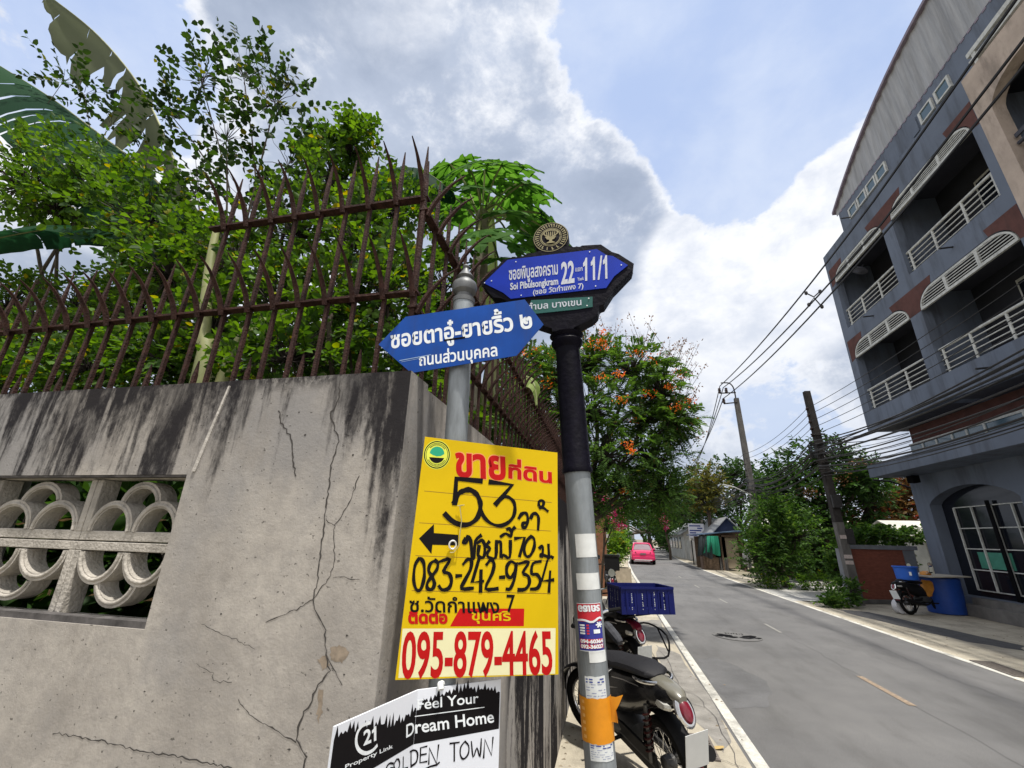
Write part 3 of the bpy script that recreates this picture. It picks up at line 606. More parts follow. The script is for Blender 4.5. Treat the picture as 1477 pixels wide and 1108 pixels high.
# ============================================================ SIGNS
D = json.loads('''{"blue_plate":[[-0.1686,2.3654],[0.1975,2.3884],[0.2515,2.304],[0.1767,2.2149],[-0.1302,2.1814],[-0.2459,2.2791]],"b1":[[-0.2048,2.2642],[0.2214,2.2975],[-0.21,2.3047]],"b2":[[-0.1077,2.2021],[0.1233,2.2183],[-0.1106,2.2295]],"slit":[[-0.0361,2.2767],[0.0233,2.2811]],"panel":[[-0.3342,2.6857],[-0.241,2.7814],[0.1086,2.786],[0.1438,2.7534],[0.1653,2.7477],[0.2173,2.7006],[0.1652,2.6585],[0.1346,2.6131],[-0.2232,2.6034],[-0.2525,2.6325]],"frame":[[-0.3478,2.689],[-0.2884,2.7491],[-0.2574,2.7897],[-0.1747,2.7946],[-0.159,2.8068],[-0.1379,2.8022],[-0.1117,2.8111],[-0.0494,2.8151],[0.007,2.8185],[0.0195,2.8088],[0.0322,2.812],[0.0447,2.8066],[0.0524,2.8129],[0.1244,2.8079],[0.164,2.7685],[0.1874,2.7566],[0.2398,2.7064],[0.2324,2.6817],[0.1749,2.621],[0.16,2.6059],[0.1245,2.5494],[0.1079,2.5445],[0.1005,2.514],[0.0801,2.4934],[0.0135,2.4631],[0.0086,2.4529],[-0.0651,2.4536],[-0.0674,2.4671],[-0.1209,2.4905],[-0.1708,2.5223],[-0.1742,2.5842],[-0.228,2.5907],[-0.2624,2.6131],[-0.294,2.6193]],"green":[[-0.1439,2.5897],[0.0845,2.5818],[0.0828,2.5398],[0.0248,2.5345],[-0.131,2.5308],[-0.1584,2.5333]],"emblem":[[-0.0681,2.8694],[-0.006,2.8605],[-0.0676,2.9461]],"k1":[[-0.2321,2.6875],[-0.0406,2.6921],[-0.2332,2.7303]],"k2":[[-0.0297,2.648],[0.0206,2.6504],[-0.0284,2.7396]],"k3":[[0.0251,2.6949],[0.0517,2.6952],[0.0256,2.7112]],"k4":[[0.0309,2.6538],[0.0558,2.655],[0.0313,2.6681]],"k5":[[0.0523,2.6526],[0.1413,2.6539],[0.0554,2.7488]],"k6":[[-0.2257,2.6425],[-0.0402,2.6468],[-0.2265,2.672]],"k7":[[-0.1365,2.6118],[0.0528,2.6208],[-0.1366,2.6284]],"k8":[[-0.1586,2.5478],[0.0434,2.5507],[-0.1588,2.5686]],"screws":[[-0.3022,2.6912],[-0.206,2.7678],[0.0811,2.7764],[0.1939,2.7035],[0.0971,2.6239],[-0.1823,2.6136],[0.0704,2.5749],[0.0632,2.5455],[-0.3299,2.6852]],"yboard":[[-0.0794,1.9873],[0.2874,1.9713],[0.2834,1.4407],[-0.0947,1.4474]],"ylogo":[[-0.0448,1.9426],[-0.0149,1.9414],[-0.0473,1.9733]],"y1":[[0.0055,1.8924],[0.1415,1.8902],[0.0016,1.9491]],"y2":[[0.1475,1.8945],[0.2709,1.8872],[0.1468,1.9222]],"y3":[[-0.0782,1.5567],[0.0117,1.5548],[-0.0801,1.575]],"y4":[[0.0672,1.5604],[0.163,1.5569],[0.0663,1.5757]],"y5":[[-0.0835,1.4517],[0.2692,1.444],[-0.0868,1.5379]],"y6":[[-0.0778,1.5801],[0.1346,1.5735],[-0.0801,1.6028]],"y7":[[0.1519,1.5759],[0.1732,1.575],[0.1508,1.613]],"yred":[[0.0383,1.5851],[0.1965,1.5823],[0.1958,1.5444],[0.0174,1.548]],"ywhite":[[-0.0893,1.546],[0.2772,1.5382],[0.2749,1.4427],[-0.0882,1.4509]],"arrow":[[-0.0713,1.7377],[-0.0382,1.772],[-0.0365,1.7511],[0.0234,1.7484],[0.025,1.7235],[-0.0378,1.7241],[-0.0384,1.7032]],"ylines":[[[-0.0684,1.8498],[0.2691,1.8358]],[[-0.0735,1.7739],[0.2664,1.7633]],[[-0.0753,1.6994],[0.2659,1.6904]],[[-0.0765,1.6237],[0.2654,1.6149]]],"wire":[[0.0157,1.8168],[0.0327,1.8193],[0.0221,1.8159],[0.0282,1.7811],[0.0263,1.7514],[0.0251,1.7223],[0.0138,1.7079],[0.0046,1.7077]],"tie":[0.0101,1.725],"strokes":[[[0.0746,1.882],[0.0095,1.8843],[0.0094,1.8226]],[[0.0092,1.8254],[0.0178,1.8466],[0.0318,1.8556],[0.0477,1.8578],[0.0645,1.8473],[0.0742,1.8294],[0.0756,1.8128],[0.0702,1.792],[0.0565,1.778],[0.0397,1.7721],[0.0198,1.7742],[0.0023,1.7831],[-0.0127,1.796]],[[0.0987,1.8804],[0.1584,1.8762],[0.1159,1.8255]],[[0.1217,1.8314],[0.1363,1.8434],[0.1485,1.8445],[0.1625,1.8345],[0.1674,1.8191],[0.1648,1.7993],[0.1532,1.7836],[0.1355,1.774],[0.1178,1.7735],[0.0999,1.7806],[0.0846,1.7952],[0.0766,1.8156]],[[0.1786,1.7928],[0.1861,1.8034],[0.1968,1.806],[0.2021,1.7977],[0.2023,1.7837],[0.1972,1.7711],[0.1902,1.7709],[0.1889,1.7792],[0.1971,1.7822]],[[0.2108,1.7938],[0.2168,1.8045],[0.2262,1.8048],[0.2324,1.7945],[0.231,1.7664]],[[0.233,1.8279],[0.2329,1.836],[0.2418,1.8399],[0.2468,1.8337],[0.2418,1.8234],[0.2324,1.8201],[0.2434,1.822],[0.2575,1.8133]],[[0.0408,1.74],[0.0369,1.7312],[0.0451,1.7302],[0.0467,1.746],[0.0555,1.7345],[0.0605,1.7011],[0.0657,1.6971],[0.0675,1.7347],[0.0802,1.748]],[[0.077,1.7232],[0.0755,1.703],[0.0827,1.6967],[0.0907,1.7003],[0.0915,1.7235],[0.0839,1.7368],[0.0728,1.7302]],[[0.102,1.7336],[0.0959,1.7247],[0.1052,1.7179],[0.0992,1.709],[0.1016,1.6981],[0.1201,1.6971],[0.1206,1.7358]],[[0.1271,1.7341],[0.1324,1.7301],[0.1342,1.6979],[0.1398,1.7038],[0.1562,1.6975],[0.1571,1.7365]],[[0.1319,1.7467],[0.1448,1.7542],[0.1581,1.7473],[0.1598,1.7607]],[[0.1478,1.7646],[0.1543,1.7678],[0.1578,1.7606],[0.1676,1.7694]],[[0.1695,1.7428],[0.1948,1.7463],[0.1822,1.7014]],[[0.2116,1.7485],[0.2003,1.7374],[0.1939,1.7163],[0.1994,1.7016],[0.21,1.7029],[0.2206,1.7227],[0.2204,1.7426],[0.2116,1.7485]],[[0.2354,1.7211],[0.2409,1.7261],[0.2443,1.7171],[0.2409,1.7003],[0.2368,1.7062],[0.2558,1.701],[0.2605,1.6975],[0.2593,1.7294]],[[0.2667,1.7012],[0.2708,1.6988]],[[-0.0671,1.6928],[-0.0749,1.6774],[-0.0748,1.6465],[-0.0664,1.6257],[-0.0568,1.6268],[-0.051,1.6519],[-0.0542,1.6808],[-0.0623,1.6923],[-0.0671,1.6928]],[[-0.0289,1.6888],[-0.039,1.682],[-0.0418,1.6666],[-0.033,1.6536],[-0.0258,1.6384],[-0.0307,1.6266],[-0.0407,1.6277],[-0.0429,1.6395],[-0.0331,1.6547],[-0.0225,1.67],[-0.0218,1.6833],[-0.0289,1.6888]],[[-0.0167,1.6867],[0.007,1.6925],[-0.0067,1.6657],[0.0069,1.6602],[0.014,1.6449],[0.0086,1.6286],[-0.0059,1.6249],[-0.0148,1.633]],[[0.0253,1.6548],[0.0362,1.6559]],[[0.04,1.6816],[0.0511,1.693],[0.0601,1.6874],[0.058,1.6688],[0.0465,1.6465],[0.0392,1.6274],[0.0664,1.6283]],[[0.0784,1.6944],[0.0639,1.641],[0.0908,1.6437]],[[0.0847,1.6672],[0.0858,1.6206]],[[0.0979,1.6809],[0.1082,1.6918],[0.1168,1.6822],[0.1126,1.6605],[0.0978,1.6271],[0.1277,1.627]],[[0.1331,1.6521],[0.1433,1.6527]],[[0.1708,1.6837],[0.1596,1.6883],[0.1496,1.6767],[0.1508,1.6578],[0.1606,1.6516],[0.1699,1.6653],[0.1734,1.6867],[0.1714,1.655],[0.1605,1.6279],[0.1504,1.6258]],[[0.1812,1.6838],[0.2069,1.6875],[0.1914,1.6636],[0.2053,1.6551],[0.2087,1.6391],[0.1978,1.6255],[0.1805,1.6239]],[[0.2382,1.6896],[0.2175,1.6841],[0.2144,1.6608],[0.229,1.6586],[0.2376,1.6436],[0.2297,1.6276],[0.2128,1.6254]],[[0.2557,1.6903],[0.2409,1.6436],[0.2717,1.6465]],[[0.2637,1.6656],[0.2601,1.6195]]],"wtop":[[-0.2219,1.4309],[-0.0043,1.4298],[0.1944,1.4269]],"wedge":[[-0.2076,1.3666],[0.2127,1.2583]],"wblack":[[-0.2116,1.4121],[-0.2048,1.4047],[-0.1959,1.4117],[-0.1739,1.4131],[-0.1635,1.4119],[-0.1381,1.4129],[-0.1186,1.4092],[-0.1027,1.4116],[-0.0812,1.4045],[-0.0554,1.4086],[-0.0335,1.3984],[-0.0147,1.4008],[-0.004,1.4077],[0.0295,1.4099],[0.06,1.411],[0.0807,1.419],[0.1232,1.4167],[0.1447,1.4084],[0.1595,1.4175],[0.1812,1.4177],[0.1933,1.4115],[0.1994,1.3333],[0.0081,1.3399],[-0.2039,1.3572]],"w1":[[0.002,1.3933],[0.1442,1.3897],[0.0001,1.4122]],"w2":[[-0.0263,1.3529],[0.1847,1.3475],[-0.0298,1.3753]],"wline":[[-0.0034,1.383],[0.1583,1.3792]],"w3":[[-0.1471,1.3791],[-0.1145,1.3772],[-0.1513,1.4017]],"w4":[[-0.1854,1.3574],[-0.065,1.3487],[-0.1867,1.3639]],"wc":[[-0.1413,1.3884]],"warc":[[-0.1378,1.4109],[-0.156,1.4115],[-0.1663,1.4035],[-0.1664,1.389],[-0.1566,1.3749],[-0.14,1.3649],[-0.1229,1.3629],[-0.1117,1.3668]],"wstrokes":[[[-0.0587,1.3212],[-0.0696,1.3253],[-0.0774,1.3219],[-0.0723,1.3116],[-0.0614,1.3067],[-0.0584,1.3133],[-0.0664,1.3166]],[[-0.0506,1.3246],[-0.0565,1.3185],[-0.0514,1.3085],[-0.0424,1.3067],[-0.0394,1.3145],[-0.0444,1.3231],[-0.0506,1.3246]],[[-0.0298,1.3215],[-0.0274,1.302],[-0.0133,1.2984]],[[-0.0067,1.3235],[-0.0026,1.2972]],[[-0.0098,1.3241],[0.0054,1.3221],[0.0107,1.3135],[0.0085,1.3015],[-0.0025,1.2966]],[[0.0291,1.3257],[0.016,1.3251],[0.0169,1.2997],[0.0316,1.2994]],[[0.0162,1.3126],[0.029,1.3127]],[[0.0362,1.2945],[0.0347,1.3223],[0.0533,1.2922],[0.055,1.324]],[[0.0808,1.3229],[0.1018,1.322]],[[0.0905,1.3226],[0.0928,1.2905]],[[0.1151,1.3216],[0.1061,1.3127],[0.1062,1.2986],[0.1138,1.2906],[0.1241,1.2976],[0.1246,1.3121],[0.1151,1.3216]],[[0.1305,1.3189],[0.1365,1.2902],[0.1443,1.3058],[0.1526,1.2881],[0.1541,1.3204]],[[0.1615,1.2852],[0.1628,1.3187],[0.1806,1.2866],[0.1828,1.3192]],[[0.025,1.2855],[0.0403,1.2897],[0.0535,1.2901],[0.0591,1.2933]]]}''')
M('galv', (.25, .275, .295), .5, .4, .25, 14, .15, 60, stretch=(1, 1, .35), grime=.35, gdir=(6, 6, 1.2))
M('sign_blue', (.008, .062, .31), .5, 0, .22, 5, spec=.15, grime=.25, gdir=(8, 8, 2))
M('sign_deep_blue', (.006, .030, .36), .5, 0, .22, 4, spec=.15)
M('sign_white', (.62, .66, .72), .5, 0, .1, 60)
M('letter_white', (.72, .76, .80), .5, 0, .1, 60)
# --- blue two-pointed street sign on the grey pole
gx, gy = -.385, 1.10
sr = empty('street_sign', (gx, gy, 0), 'blue arrow-ended street sign on a grey galvanised pole at the wall corner', 'street sign')
mb = MB(); mb.tube([(gx + .012, gy, 0), (gx - .018, gy, 2.42)], .031, 20); mb.build('pole', 'galv', sr)
mb = MB(); mb.lathe((gx - .018, gy, 2.42), [(.033, 0), (.034, .014), (.024, .02), (.024, .03), (.036, .04), (.04, .056), (.036, .07), (.024, .08), (.02, .088), (.026, .094), (.02, .104), (.011, .118), (.009, .126), (.012, .132), (.004, .142)], 20)
mb.build('finial', M('finial_grey', (.13, .135, .14), .5, .4, .25, 30), sr)
bf = lambda u, v, d=0.: (-.4 + u, 1.055 - d * (.4 if d > 0 else 1.), v)
mb = MB(); mb.plate(bf, D['blue_plate'], (), -.002, .0); pl = mb.build('plate', 'sign_blue', sr)
lettering('ซอยตาอู๋-ยายริ้ว ๒', *D['b1'], bf, 'letter_white', pl, bold=.028)
lettering('ถนนส่วนบุคคล', *D['b2'], bf, 'letter_white', pl, bold=.022)
mb = MB(); mb.strip(bf, D['slit'], .006, .0015); mb.build('slot', 'black', pl)
mb = MB(); mb.strip(bf, [(-.17, 2.222), (-.075, 2.234)], .0025, .0014); mb.strip(bf, [(-.165, 2.217), (-.10, 2.226)], .0012, .0017); mb.build('scratch', M('scratch_pale', (.25, .36, .55), .6), pl)
mb = MB(); mb.obox((-.392, 1.067, 2.325), (1, 0, .05), (0, 1, 0), (0, 0, 1), .07, .02, .02); mb.obox((-.39, 1.067, 2.235), (1, 0, .05), (0, 1, 0), (0, 0, 1), .07, .02, .02); mb.build('clamp', 'galv', sr)

# --- black cast street-name sign
base = Vector((.011, 1.45, 0)); topv = Vector((-.118, 1.45, 2.45))
at = lambda z: base.lerp(topv, z / 2.45)
ax = (topv - base).normalized(); PR_ = .0425
kr = empty('street_name_sign', tuple(base), 'black cast street-name sign with round emblem on a leaning grey and black pole', 'street sign')
mb = MB(); mb.tube([at(0), at(1.955)], PR_, 28); mb.build('pole', 'galv', kr)
M('cast_black', (.004, .0035, .008), .5, 0, .4, 20, .25, 60, spec=.08)
mb = MB(); mb.lathe(at(1.95), [(PR_ + .007, 0), (PR_ + .008, .012), (PR_ + .004, .02), (PR_ + .003, .3), (PR_ + .001, .45), (PR_ + .012, .465), (PR_ + .016, .478), (PR_ + .008, .492), (PR_ + .02, .505)], 24, ax); mb.build('sleeve', 'cast_black', kr)
kf = lambda u, v, d=0.: (-.1 + u, 1.40 - d, v)
mb = MB(); mb.plate(kf, D['frame'], (), -.06, 0.); fo = mb.build('cast_frame', 'cast_black', kr, bevel=.006)
def inset(pts, k):
    c = Vector((sum(p[0] for p in pts) / len(pts), sum(p[1] for p in pts) / len(pts))); return [tuple(c + (Vector(p) - c) * k) for p in pts]
mb = MB(); mb.plate(kf, D['panel'], (), 0, .004); pn = mb.build('blue_panel', 'sign_deep_blue', kr)
KF = lambda u, v, d=0.: kf(u, v, d + .004)
M('letter_grey', (.50, .53, .60), .5, 0, .12, 80)
for s, k, b, rf in (('ซอยพิบูลสงคราม', 'k1', .02, 'อ'), ('22', 'k2', .03, '2'), ('แยก', 'k3', .01, 'ย'), ('Yaek', 'k4', .01, 'Y'), ('11/1', 'k5', .02, '1'), ('Soi Pibulsongkram', 'k6', .03, 'S'), ('(ซอย วัดกำแพง 7)', 'k7', .02, 'อ')):
    lettering(s, *D[k], KF, 'letter_grey', pn, ref=rf, bold=b)
mb = MB(); mb.plate(kf, D['green'], (), 0, .003); gn = mb.build('green_panel', M('sign_green', (.006, .085, .075), .4, 0, .12, 12), kr)
lettering('ตำบล บางเขน', *D['k8'], lambda u, v, d=0.: kf(u, v, d + .003), 'letter_grey', gn, bold=.015)
mb = MB()
for u, v in D['screws']: mb.lathe(kf(u, v, .0045), [(.0028, 0), (.0024, .0012)], 8, (0, -1, 0))
mb.build('screw', 'letter_white', kr)
ec = Vector(D['emblem'][0]); eR = .071
mb = MB(); mb.lathe(kf(ec.x, ec.y, -.045), [(eR * .98, 0), (eR, .003), (eR, .042), (eR * .97, .045)], 40, (0, -1, 0)); em = mb.build('emblem', 'cast_black', kr)
M('brass', (.25, .22, .12), .5, .4, .25, 40)
mb = MB(); ef = lambda u, v, d=0.: kf(ec.x + u * eR, ec.y + v * eR, d)
for rr, th in ((.95, .035), (.60, .03), (.53, .05)):
    A = np.linspace(0, 2 * pi, 49); mb.strip(ef, [(rr * cos(a), rr * sin(a)) for a in A], th, .001, 0)
for i in range(34):       # ring of raised letter-like marks
    a = 2 * pi * i / 34
    if 3.9 < a < 5.5 and i % 2: continue
    mb.strip(ef, [(.70 * cos(a), .70 * sin(a)), (.86 * cos(a + .03), .86 * sin(a + .03))], .055, .0012, 0)
    if i % 3: mb.strip(ef, [(.84 * cos(a), .84 * sin(a)), (.84 * cos(a + .1), .84 * sin(a + .1))], .045, .0015, 0)
mb.plate(ef, [(-.32, .02), (.32, .02), (.2, -.16), (.08, -.2), (.08, -.3), (.2, -.36), (.26, -.42), (-.26, -.42), (-.2, -.36), (-.08, -.3), (-.08, -.2), (-.2, -.16)], (), .001, .003)
for s in (-1, 1): mb.strip(ef, [(s * .1, .06), (s * .26, .1), (s * .38, .22), (s * .36, .36)], .07, .0012, .0001)
for k in range(5): mb.strip(ef, [(-.2 + .1 * k, .08), (-.24 + .12 * k, .34)], .05, .0012, 0)
mb.strip(ef, [(-.28, .40), (0, .46), (.28, .40)], .06, .0014)
mb.build('relief', 'brass', em)

ZO = [1.0, 1.128, 1.171, 1.251, 1.312, 1.335, 1.3775, 1.545, 1.594, 1.668, 1.742, 1.816, 2.]; ZN = [1.07, 1.198, 1.235, 1.336, 1.388, 1.421, 1.449, 1.57, 1.606, 1.651, 1.695, 1.762, 1.95]
def cyl_fn(z0, a0=-90., r=PR_):
    """u along the girth (m), v up (m) on the leaning pole, angle a0 faces the photographer"""
    e2 = ax.cross(Vector((1, 0, 0))).normalized(); e1 = e2.cross(ax).normalized()   # e1 ~ +X
    if e2.y < 0: e2 = -e2
    def fn(u, v, d=0.):
        v = float(np.interp(v, ZO, ZN)); a = rad(a0) + u / r; c = at(0) + ax * (z0 + v)
        return tuple(c + (e1 * cos(a) + e2 * sin(a)) * (r + .0006 + d))
    return fn
def cyl_rect(fn, u0, u1, v0, v1, d=0., n=10, mb=None, jag=0.):
    mb = mb or MB(); vs = []
    for i in range(n + 1):
        u = u0 + (u1 - u0) * i / n; vs += [fn(u, v0 + random.uniform(-jag, jag), d), fn(u, v1 + random.uniform(-jag, jag), d)]
    return mb.add(vs, [(2 * i, 2 * i + 2, 2 * i + 3, 2 * i + 1) for i in range(n)], True)
M('reflect_white', (.66, .68, .68), .45, 0, .1, 30)
M('st_red', (.52, .02, .035), .45); M('st_blue', (.03, .035, .27), .45); M('paper', (.62, .65, .66), .6, 0, .1, 30); M('print_blue', (.02, .04, .25), .6)
FA = -97.
def zpx(zs): return [z for z in zs]
for z0, z1, u0, u1 in ((1.742, 1.816, -.016, .056), (1.594, 1.668, -.022, .056), (1.335, 1.377, .0, .056)):
    cyl_rect(cyl_fn(0, FA), u0, u1, z0, z1).build('reflective_band', 'reflect_white', kr)
f0 = cyl_fn(0, FA)
st = cyl_rect(f0, -.027, .048, 1.378, 1.545, .0004).build('sticker', 'st_blue', kr)
cyl_rect(f0, -.027, .048, 1.480, 1.545, .0008).build('red_band', 'st_red', st)
mb = MB(); mb.strip(f0, [(-.027 + .0075 * i, 1.484 + .010 * sin(i * .9) * (i / 10)) for i in range(11)], .007, .0012)
cyl_rect(f0, -.0275, .0485, 1.5435, 1.5455, .0014, 10, mb); cyl_rect(f0, -.0275, .0485, 1.377, 1.379, .0014, 10, mb)
for i in range(4): cyl_rect(f0, -.022 + .0005, -.006, 1.464 - i * .0095, 1.470 - i * .0095, .0012, 4, mb)
cyl_rect(f0, .018, .038, 1.438, 1.452, .0012, 4, mb)
for k in range(6): mb.strip(f0, [(.036, 1.468), (.036 + .009 * cos(k * pi / 3), 1.468 + .009 * sin(k * pi / 3))], .005, .0013 + k * .0001)
mb.build('white_print', 'letter_white', st)
lettering('รถเธอ', (.045, 1.537), (-.023, 1.537), (.045, 1.517), f0, 'letter_white', st, bold=.05, d=.0013)
mb = MB(); cyl_rect(f0, -.024, .046, 1.404, 1.419, .0009, 8, mb); cyl_rect(f0, -.024, .046, 1.386, 1.401, .0009, 8, mb)
for i in range(4): cyl_rect(f0, -.001, .006, 1.464 - i * .0095, 1.470 - i * .0095, .0012, 4, mb)
mb.build('red_strip', 'st_red', st)
lettering('094-60364', (-.022, 1.4055), (.045, 1.4055), (-.022, 1.4175), f0, 'letter_white', st, ref='0', bold=.05, d=.0016)
lettering('092-36027', (-.022, 1.3875), (.045, 1.3875), (-.022, 1.3995), f0, 'letter_white', st, ref='0', bold=.05, d=.0016)
def paper_sticker(z0, z1, u0, u1, seed):
    rd = random.Random(seed); s_ = cyl_rect(f0, u0, u1, z0, z1, .0004, 8, None, .0012).build('paper_sticker', 'paper', kr); mb = MB()
    h = z1 - z0
    for k in range(7):
        v = z1 - h * (.10 + .125 * k); a = u0 + .003; 
        while a < u1 - .006:
            l = rd.uniform(.004, .014); 
            if rd.random() < .75: cyl_rect(f0, a, min(a + l, u1 - .003), v - h * (.055 if k < 2 else .02), v, .0010, 3, mb)
            a += l + rd.uniform(.002, .005)
    mb.build('print', 'print_blue', s_); return s_
paper_sticker(1.250, 1.312, -.018, .042, 3); paper_sticker(1.128, 1.172, -.018, .05, 5)
# orange tape with a torn loose end
mb = MB(); M('tape_orange', (.62, .235, .006), .5, 0, .12, 20)
cyl_rect(f0, -.10, .07, 1.170, 1.252, .0012, 24, mb, .0015)
tp = mb.build('orange_tape', 'tape_orange', kr)
mb = MB(); e = [f0(.055, v, .0016) for v in np.linspace(1.205, 1.252, 5)]; rd = random.Random(2)
o1 = [Vector(p) + Vector((.012 + .004 * rd.random(), -.004, 0)) for p in e]; o2 = [Vector(p) + Vector((.014 + (.022 if i == 4 else .010 if i == 3 else .002 * (i % 2)), -.007, .008 if i == 4 else 0)) for i, p in enumerate(e)]
vs = list(e) + o1 + o2; mb.add(vs, [(r_ * 5 + i, r_ * 5 + i + 1, r_ * 5 + i + 6, r_ * 5 + i + 5) for r_ in (0, 1) for i in range(4)], True); mb.build('torn_end', 'tape_orange', tp)
mb = MB()
for k in range(6):
    for q in range(2): cyl_rect(f0, -.034 + .005 * q, -.030 + .005 * q, 1.178 + k * .0125, 1.184 + k * .0125, .0018, 2, mb)
mb.build('pale_mark', M('tape_pale', (.72, .42, .12), .5), tp)

# --- yellow land-for-sale board
M('board_yellow', (.62, .425, .004), .55, 0, .10, 2.5, spec=.12)
M('board_red', (.46, .006, .006), .6, spec=.15); M('board_cream', (.72, .69, .42), .5, 0, .05, 6); M('marker', (.008, .007, .008), .7, spec=.08); M('line_brown', (.25, .13, .01), .6)
M('outline_pink', (.78, .30, .10), .5)
yf_ = vplane(-.385, 1.06, 27)
yf = lambda u, v, d=0.: yf_(u, v, d * (.25 if 0 < d < .0065 else 1.))
yr = empty('land_sale_board', yf(.1, 1.44), 'yellow Thai land-for-sale board with red and black lettering wired to the grey pole', 'sale board')
mb = MB(); mb.plate(yf, D['yboard'], (), -.004, 0.); bd = mb.build('board', 'board_yellow', yr)
mb = MB(); mb.plate(yf, D['ywhite'], (), .0006, .0006); mb.build('cream_panel', 'board_cream', bd)
mb = MB(); mb.plate(yf, D['yred'], (), .0006, .0006); mb.build('red_label', 'board_red', bd)
mb = MB(); mb.plate(yf, D['arrow'], (), .0012, .0012)
mb.build('arrow', 'marker', bd)
mb = MB()
for l in D['ylines']: mb.strip(yf, l, .0013, .0007)
mb.build('ruled_line', 'line_brown', bd)
for s, k, b, rf, m_ in (('ขาย', 'y1', .034, 'ข', 'board_red'), ('ที่ดิน', 'y2', .034, 'ด', 'board_red'), ('ติดต่อ', 'y3', .05, 'ต', 'board_red'), ('095-879-4465', 'y5', .022, '0', 'board_red'), ('ขุนศรี', 'y4', .02, 'น', 'board_yellow')):
    if k in ('y1', 'y2'): lettering(s, *D[k], yf, 'outline_pink', bd, ref=rf, bold=b + .022, d=.0009, name='lettering_outline')
    lettering(s, *D[k], yf, m_, bd, ref=rf, bold=b, d=.0018)
lettering('ซ.วัดกำแพง', *D['y6'], yf, 'marker', bd, ref='ว', bold=.018, d=.0028)
lettering('7', *D['y7'], yf, 'marker', bd, ref='7', bold=.015, d=.0028)
mb = MB()
for i, l in enumerate(D['strokes']):
    P = [Vector(p) for p in l]; P = [Vector(q) for q in smoothpath([(p.x, p.y, 0) for p in P], 3)] if len(P) > 3 else P
    w = .0125 if i < 3 else .0085 if i < 6 else .0078
    mb.strip(yf, [(p[0], p[1]) for p in P], w, .0036 + i * .00003, .00003, .22)
mb.build('handwriting', 'marker', bd)
lc = Vector(D['ylogo'][0]); lr = .0365
lf = lambda u, v, d=0.: yf(lc.x + u * lr * .93, lc.y + v * lr, d)
disc = lambda r, a0=0, a1=360, n=40: [(r * cos(rad(a)), r * sin(rad(a))) for a in np.linspace(a0, a1, n)][:(-1 if a1 - a0 == 360 else None)]
mb = MB(); mb.plate(lf, disc(1.03), (), .0007, .0007); lg = mb.build('logo_disc', M('logo_lime', (.62, .66, .06), .5), bd)
mb = MB(); mb.plate(lf, disc(.98), [disc(.90)], .0010, .0010); mb.plate(lf, disc(.84), [disc(.80)], .0010, .0010); mb.plate(lf, disc(.6, 200, 340, 20), (), .0014, .0014)
for k in range(14):
    for a in (40 + k * 7.5, 215 + k * 8.5): mb.strip(lf, [(.68 * cos(rad(a)), .68 * sin(rad(a))), (.75 * cos(rad(a + 2)), .75 * sin(rad(a + 2)))], .05, .0013, 0)
mb.build('logo_ring', 'marker', lg)
mb = MB(); mb.plate(lf, [(.55 * cos(a), .08 + .5 * sin(a)) for a in np.linspace(0, pi, 20)] + [(-.3, -.05), (0, -.12), (.3, -.08)], (), .0012, .0012); mb.build('logo_mark', M('logo_green', (.01, .30, .17), .5), lg)
tr_ = empty('wire_tie', yf(*D['tie'], .01), 'thin pale wire loop tying the yellow board to the pole', 'wire')
mb = MB(); mb.tube([yf(u, v, .007 + .004 * (i % 2)) for i, (u, v) in enumerate(D['wire'])], .0012, 5); mb.build('wire', M('wire_pale', (.5, .46, .25), .4, .5), tr_)
tx, tz = D['tie']; mb = MB(); A = np.linspace(0, 2 * pi, 19)[:-1]; mb.tube([yf(tx + .0085 * cos(a), tz + .0095 * sin(a), .008) for a in A], .0022, 7, closed=True); mb.build('ring', M('wire_white', (.6, .6, .58), .4, .3), tr_)

# --- folded white house-sale board under it
wR, wL = vplane(-.42, 1.03, 38.7), vplane(-.42, 1.03, 74)
wf = lambda u, v, d=0.: (wR if u >= 0 else wL)(u, v, d * (.35 if d > 0 else 1.))
tp_, ed = D['wtop'], D['wedge']
hr = empty('house_sale_board', wf(.05, .85), 'white and black folded house-sale board tied low on the grey pole', 'sale board')
uR, uL, uc, zt = .199, -.222, .0, 1.4295; zb = .83
mb = MB(); vs = []
for d in (0., -.004):
    for u in (uL, 0., uR):
        for z in (zb, zt): vs.append(wf(u, z, d))
mb.add(vs, [(0, 2, 3, 1), (2, 4, 5, 3), (6, 7, 9, 8), (8, 9, 11, 10), (0, 1, 7, 6), (4, 10, 11, 5), (1, 3, 9, 7), (3, 5, 11, 9), (0, 6, 8, 2), (2, 8, 10, 4)])
hb = mb.build('board', M('board_white', (.66, .69, .76), .5, 0, .04, 4), hr)
zlo = D['wblack'][-3][1]; rd = random.Random(11)
for sgn, (ua, ub) in ((-1, (uL + .002, -.0003)), (1, (.0003, uR - .002))):
    n = 46; top = []
    for i in range(n + 1):
        u = ua + (ub - ua) * i / n; t = (u - uL) / (uR - uL)
        env = 1.4035 + .012 * sin(t * 9 + 1) + (.006 if t > .55 else -.001)
        top.append((u, env + (rd.uniform(.0, .018) if i % 2 else rd.uniform(-.008, .002)) * (1 if rd.random() < .8 else .3)))
    mb = MB(); mb.plate(wf, [(ua, zlo)] + top + [(ub, zlo)], (), .0006, .0006); mb.build('black_print', 'marker', hb)
for s, k, rf, b in (('Feel Your', 'w1', 'F', .012), ('Dream Home', 'w2', 'D', .015), ('21', 'w3', '2', .03), ('Property Link', 'w4', 'P', .012)):
    lettering(s, *D[k], wf, 'letter_white', hb, ref=rf, bold=b, d=.0016)
mb = MB(); mb.strip(wf, D['wline'], .0016, .0016); mb.build('printed_line', 'letter_white', hb)
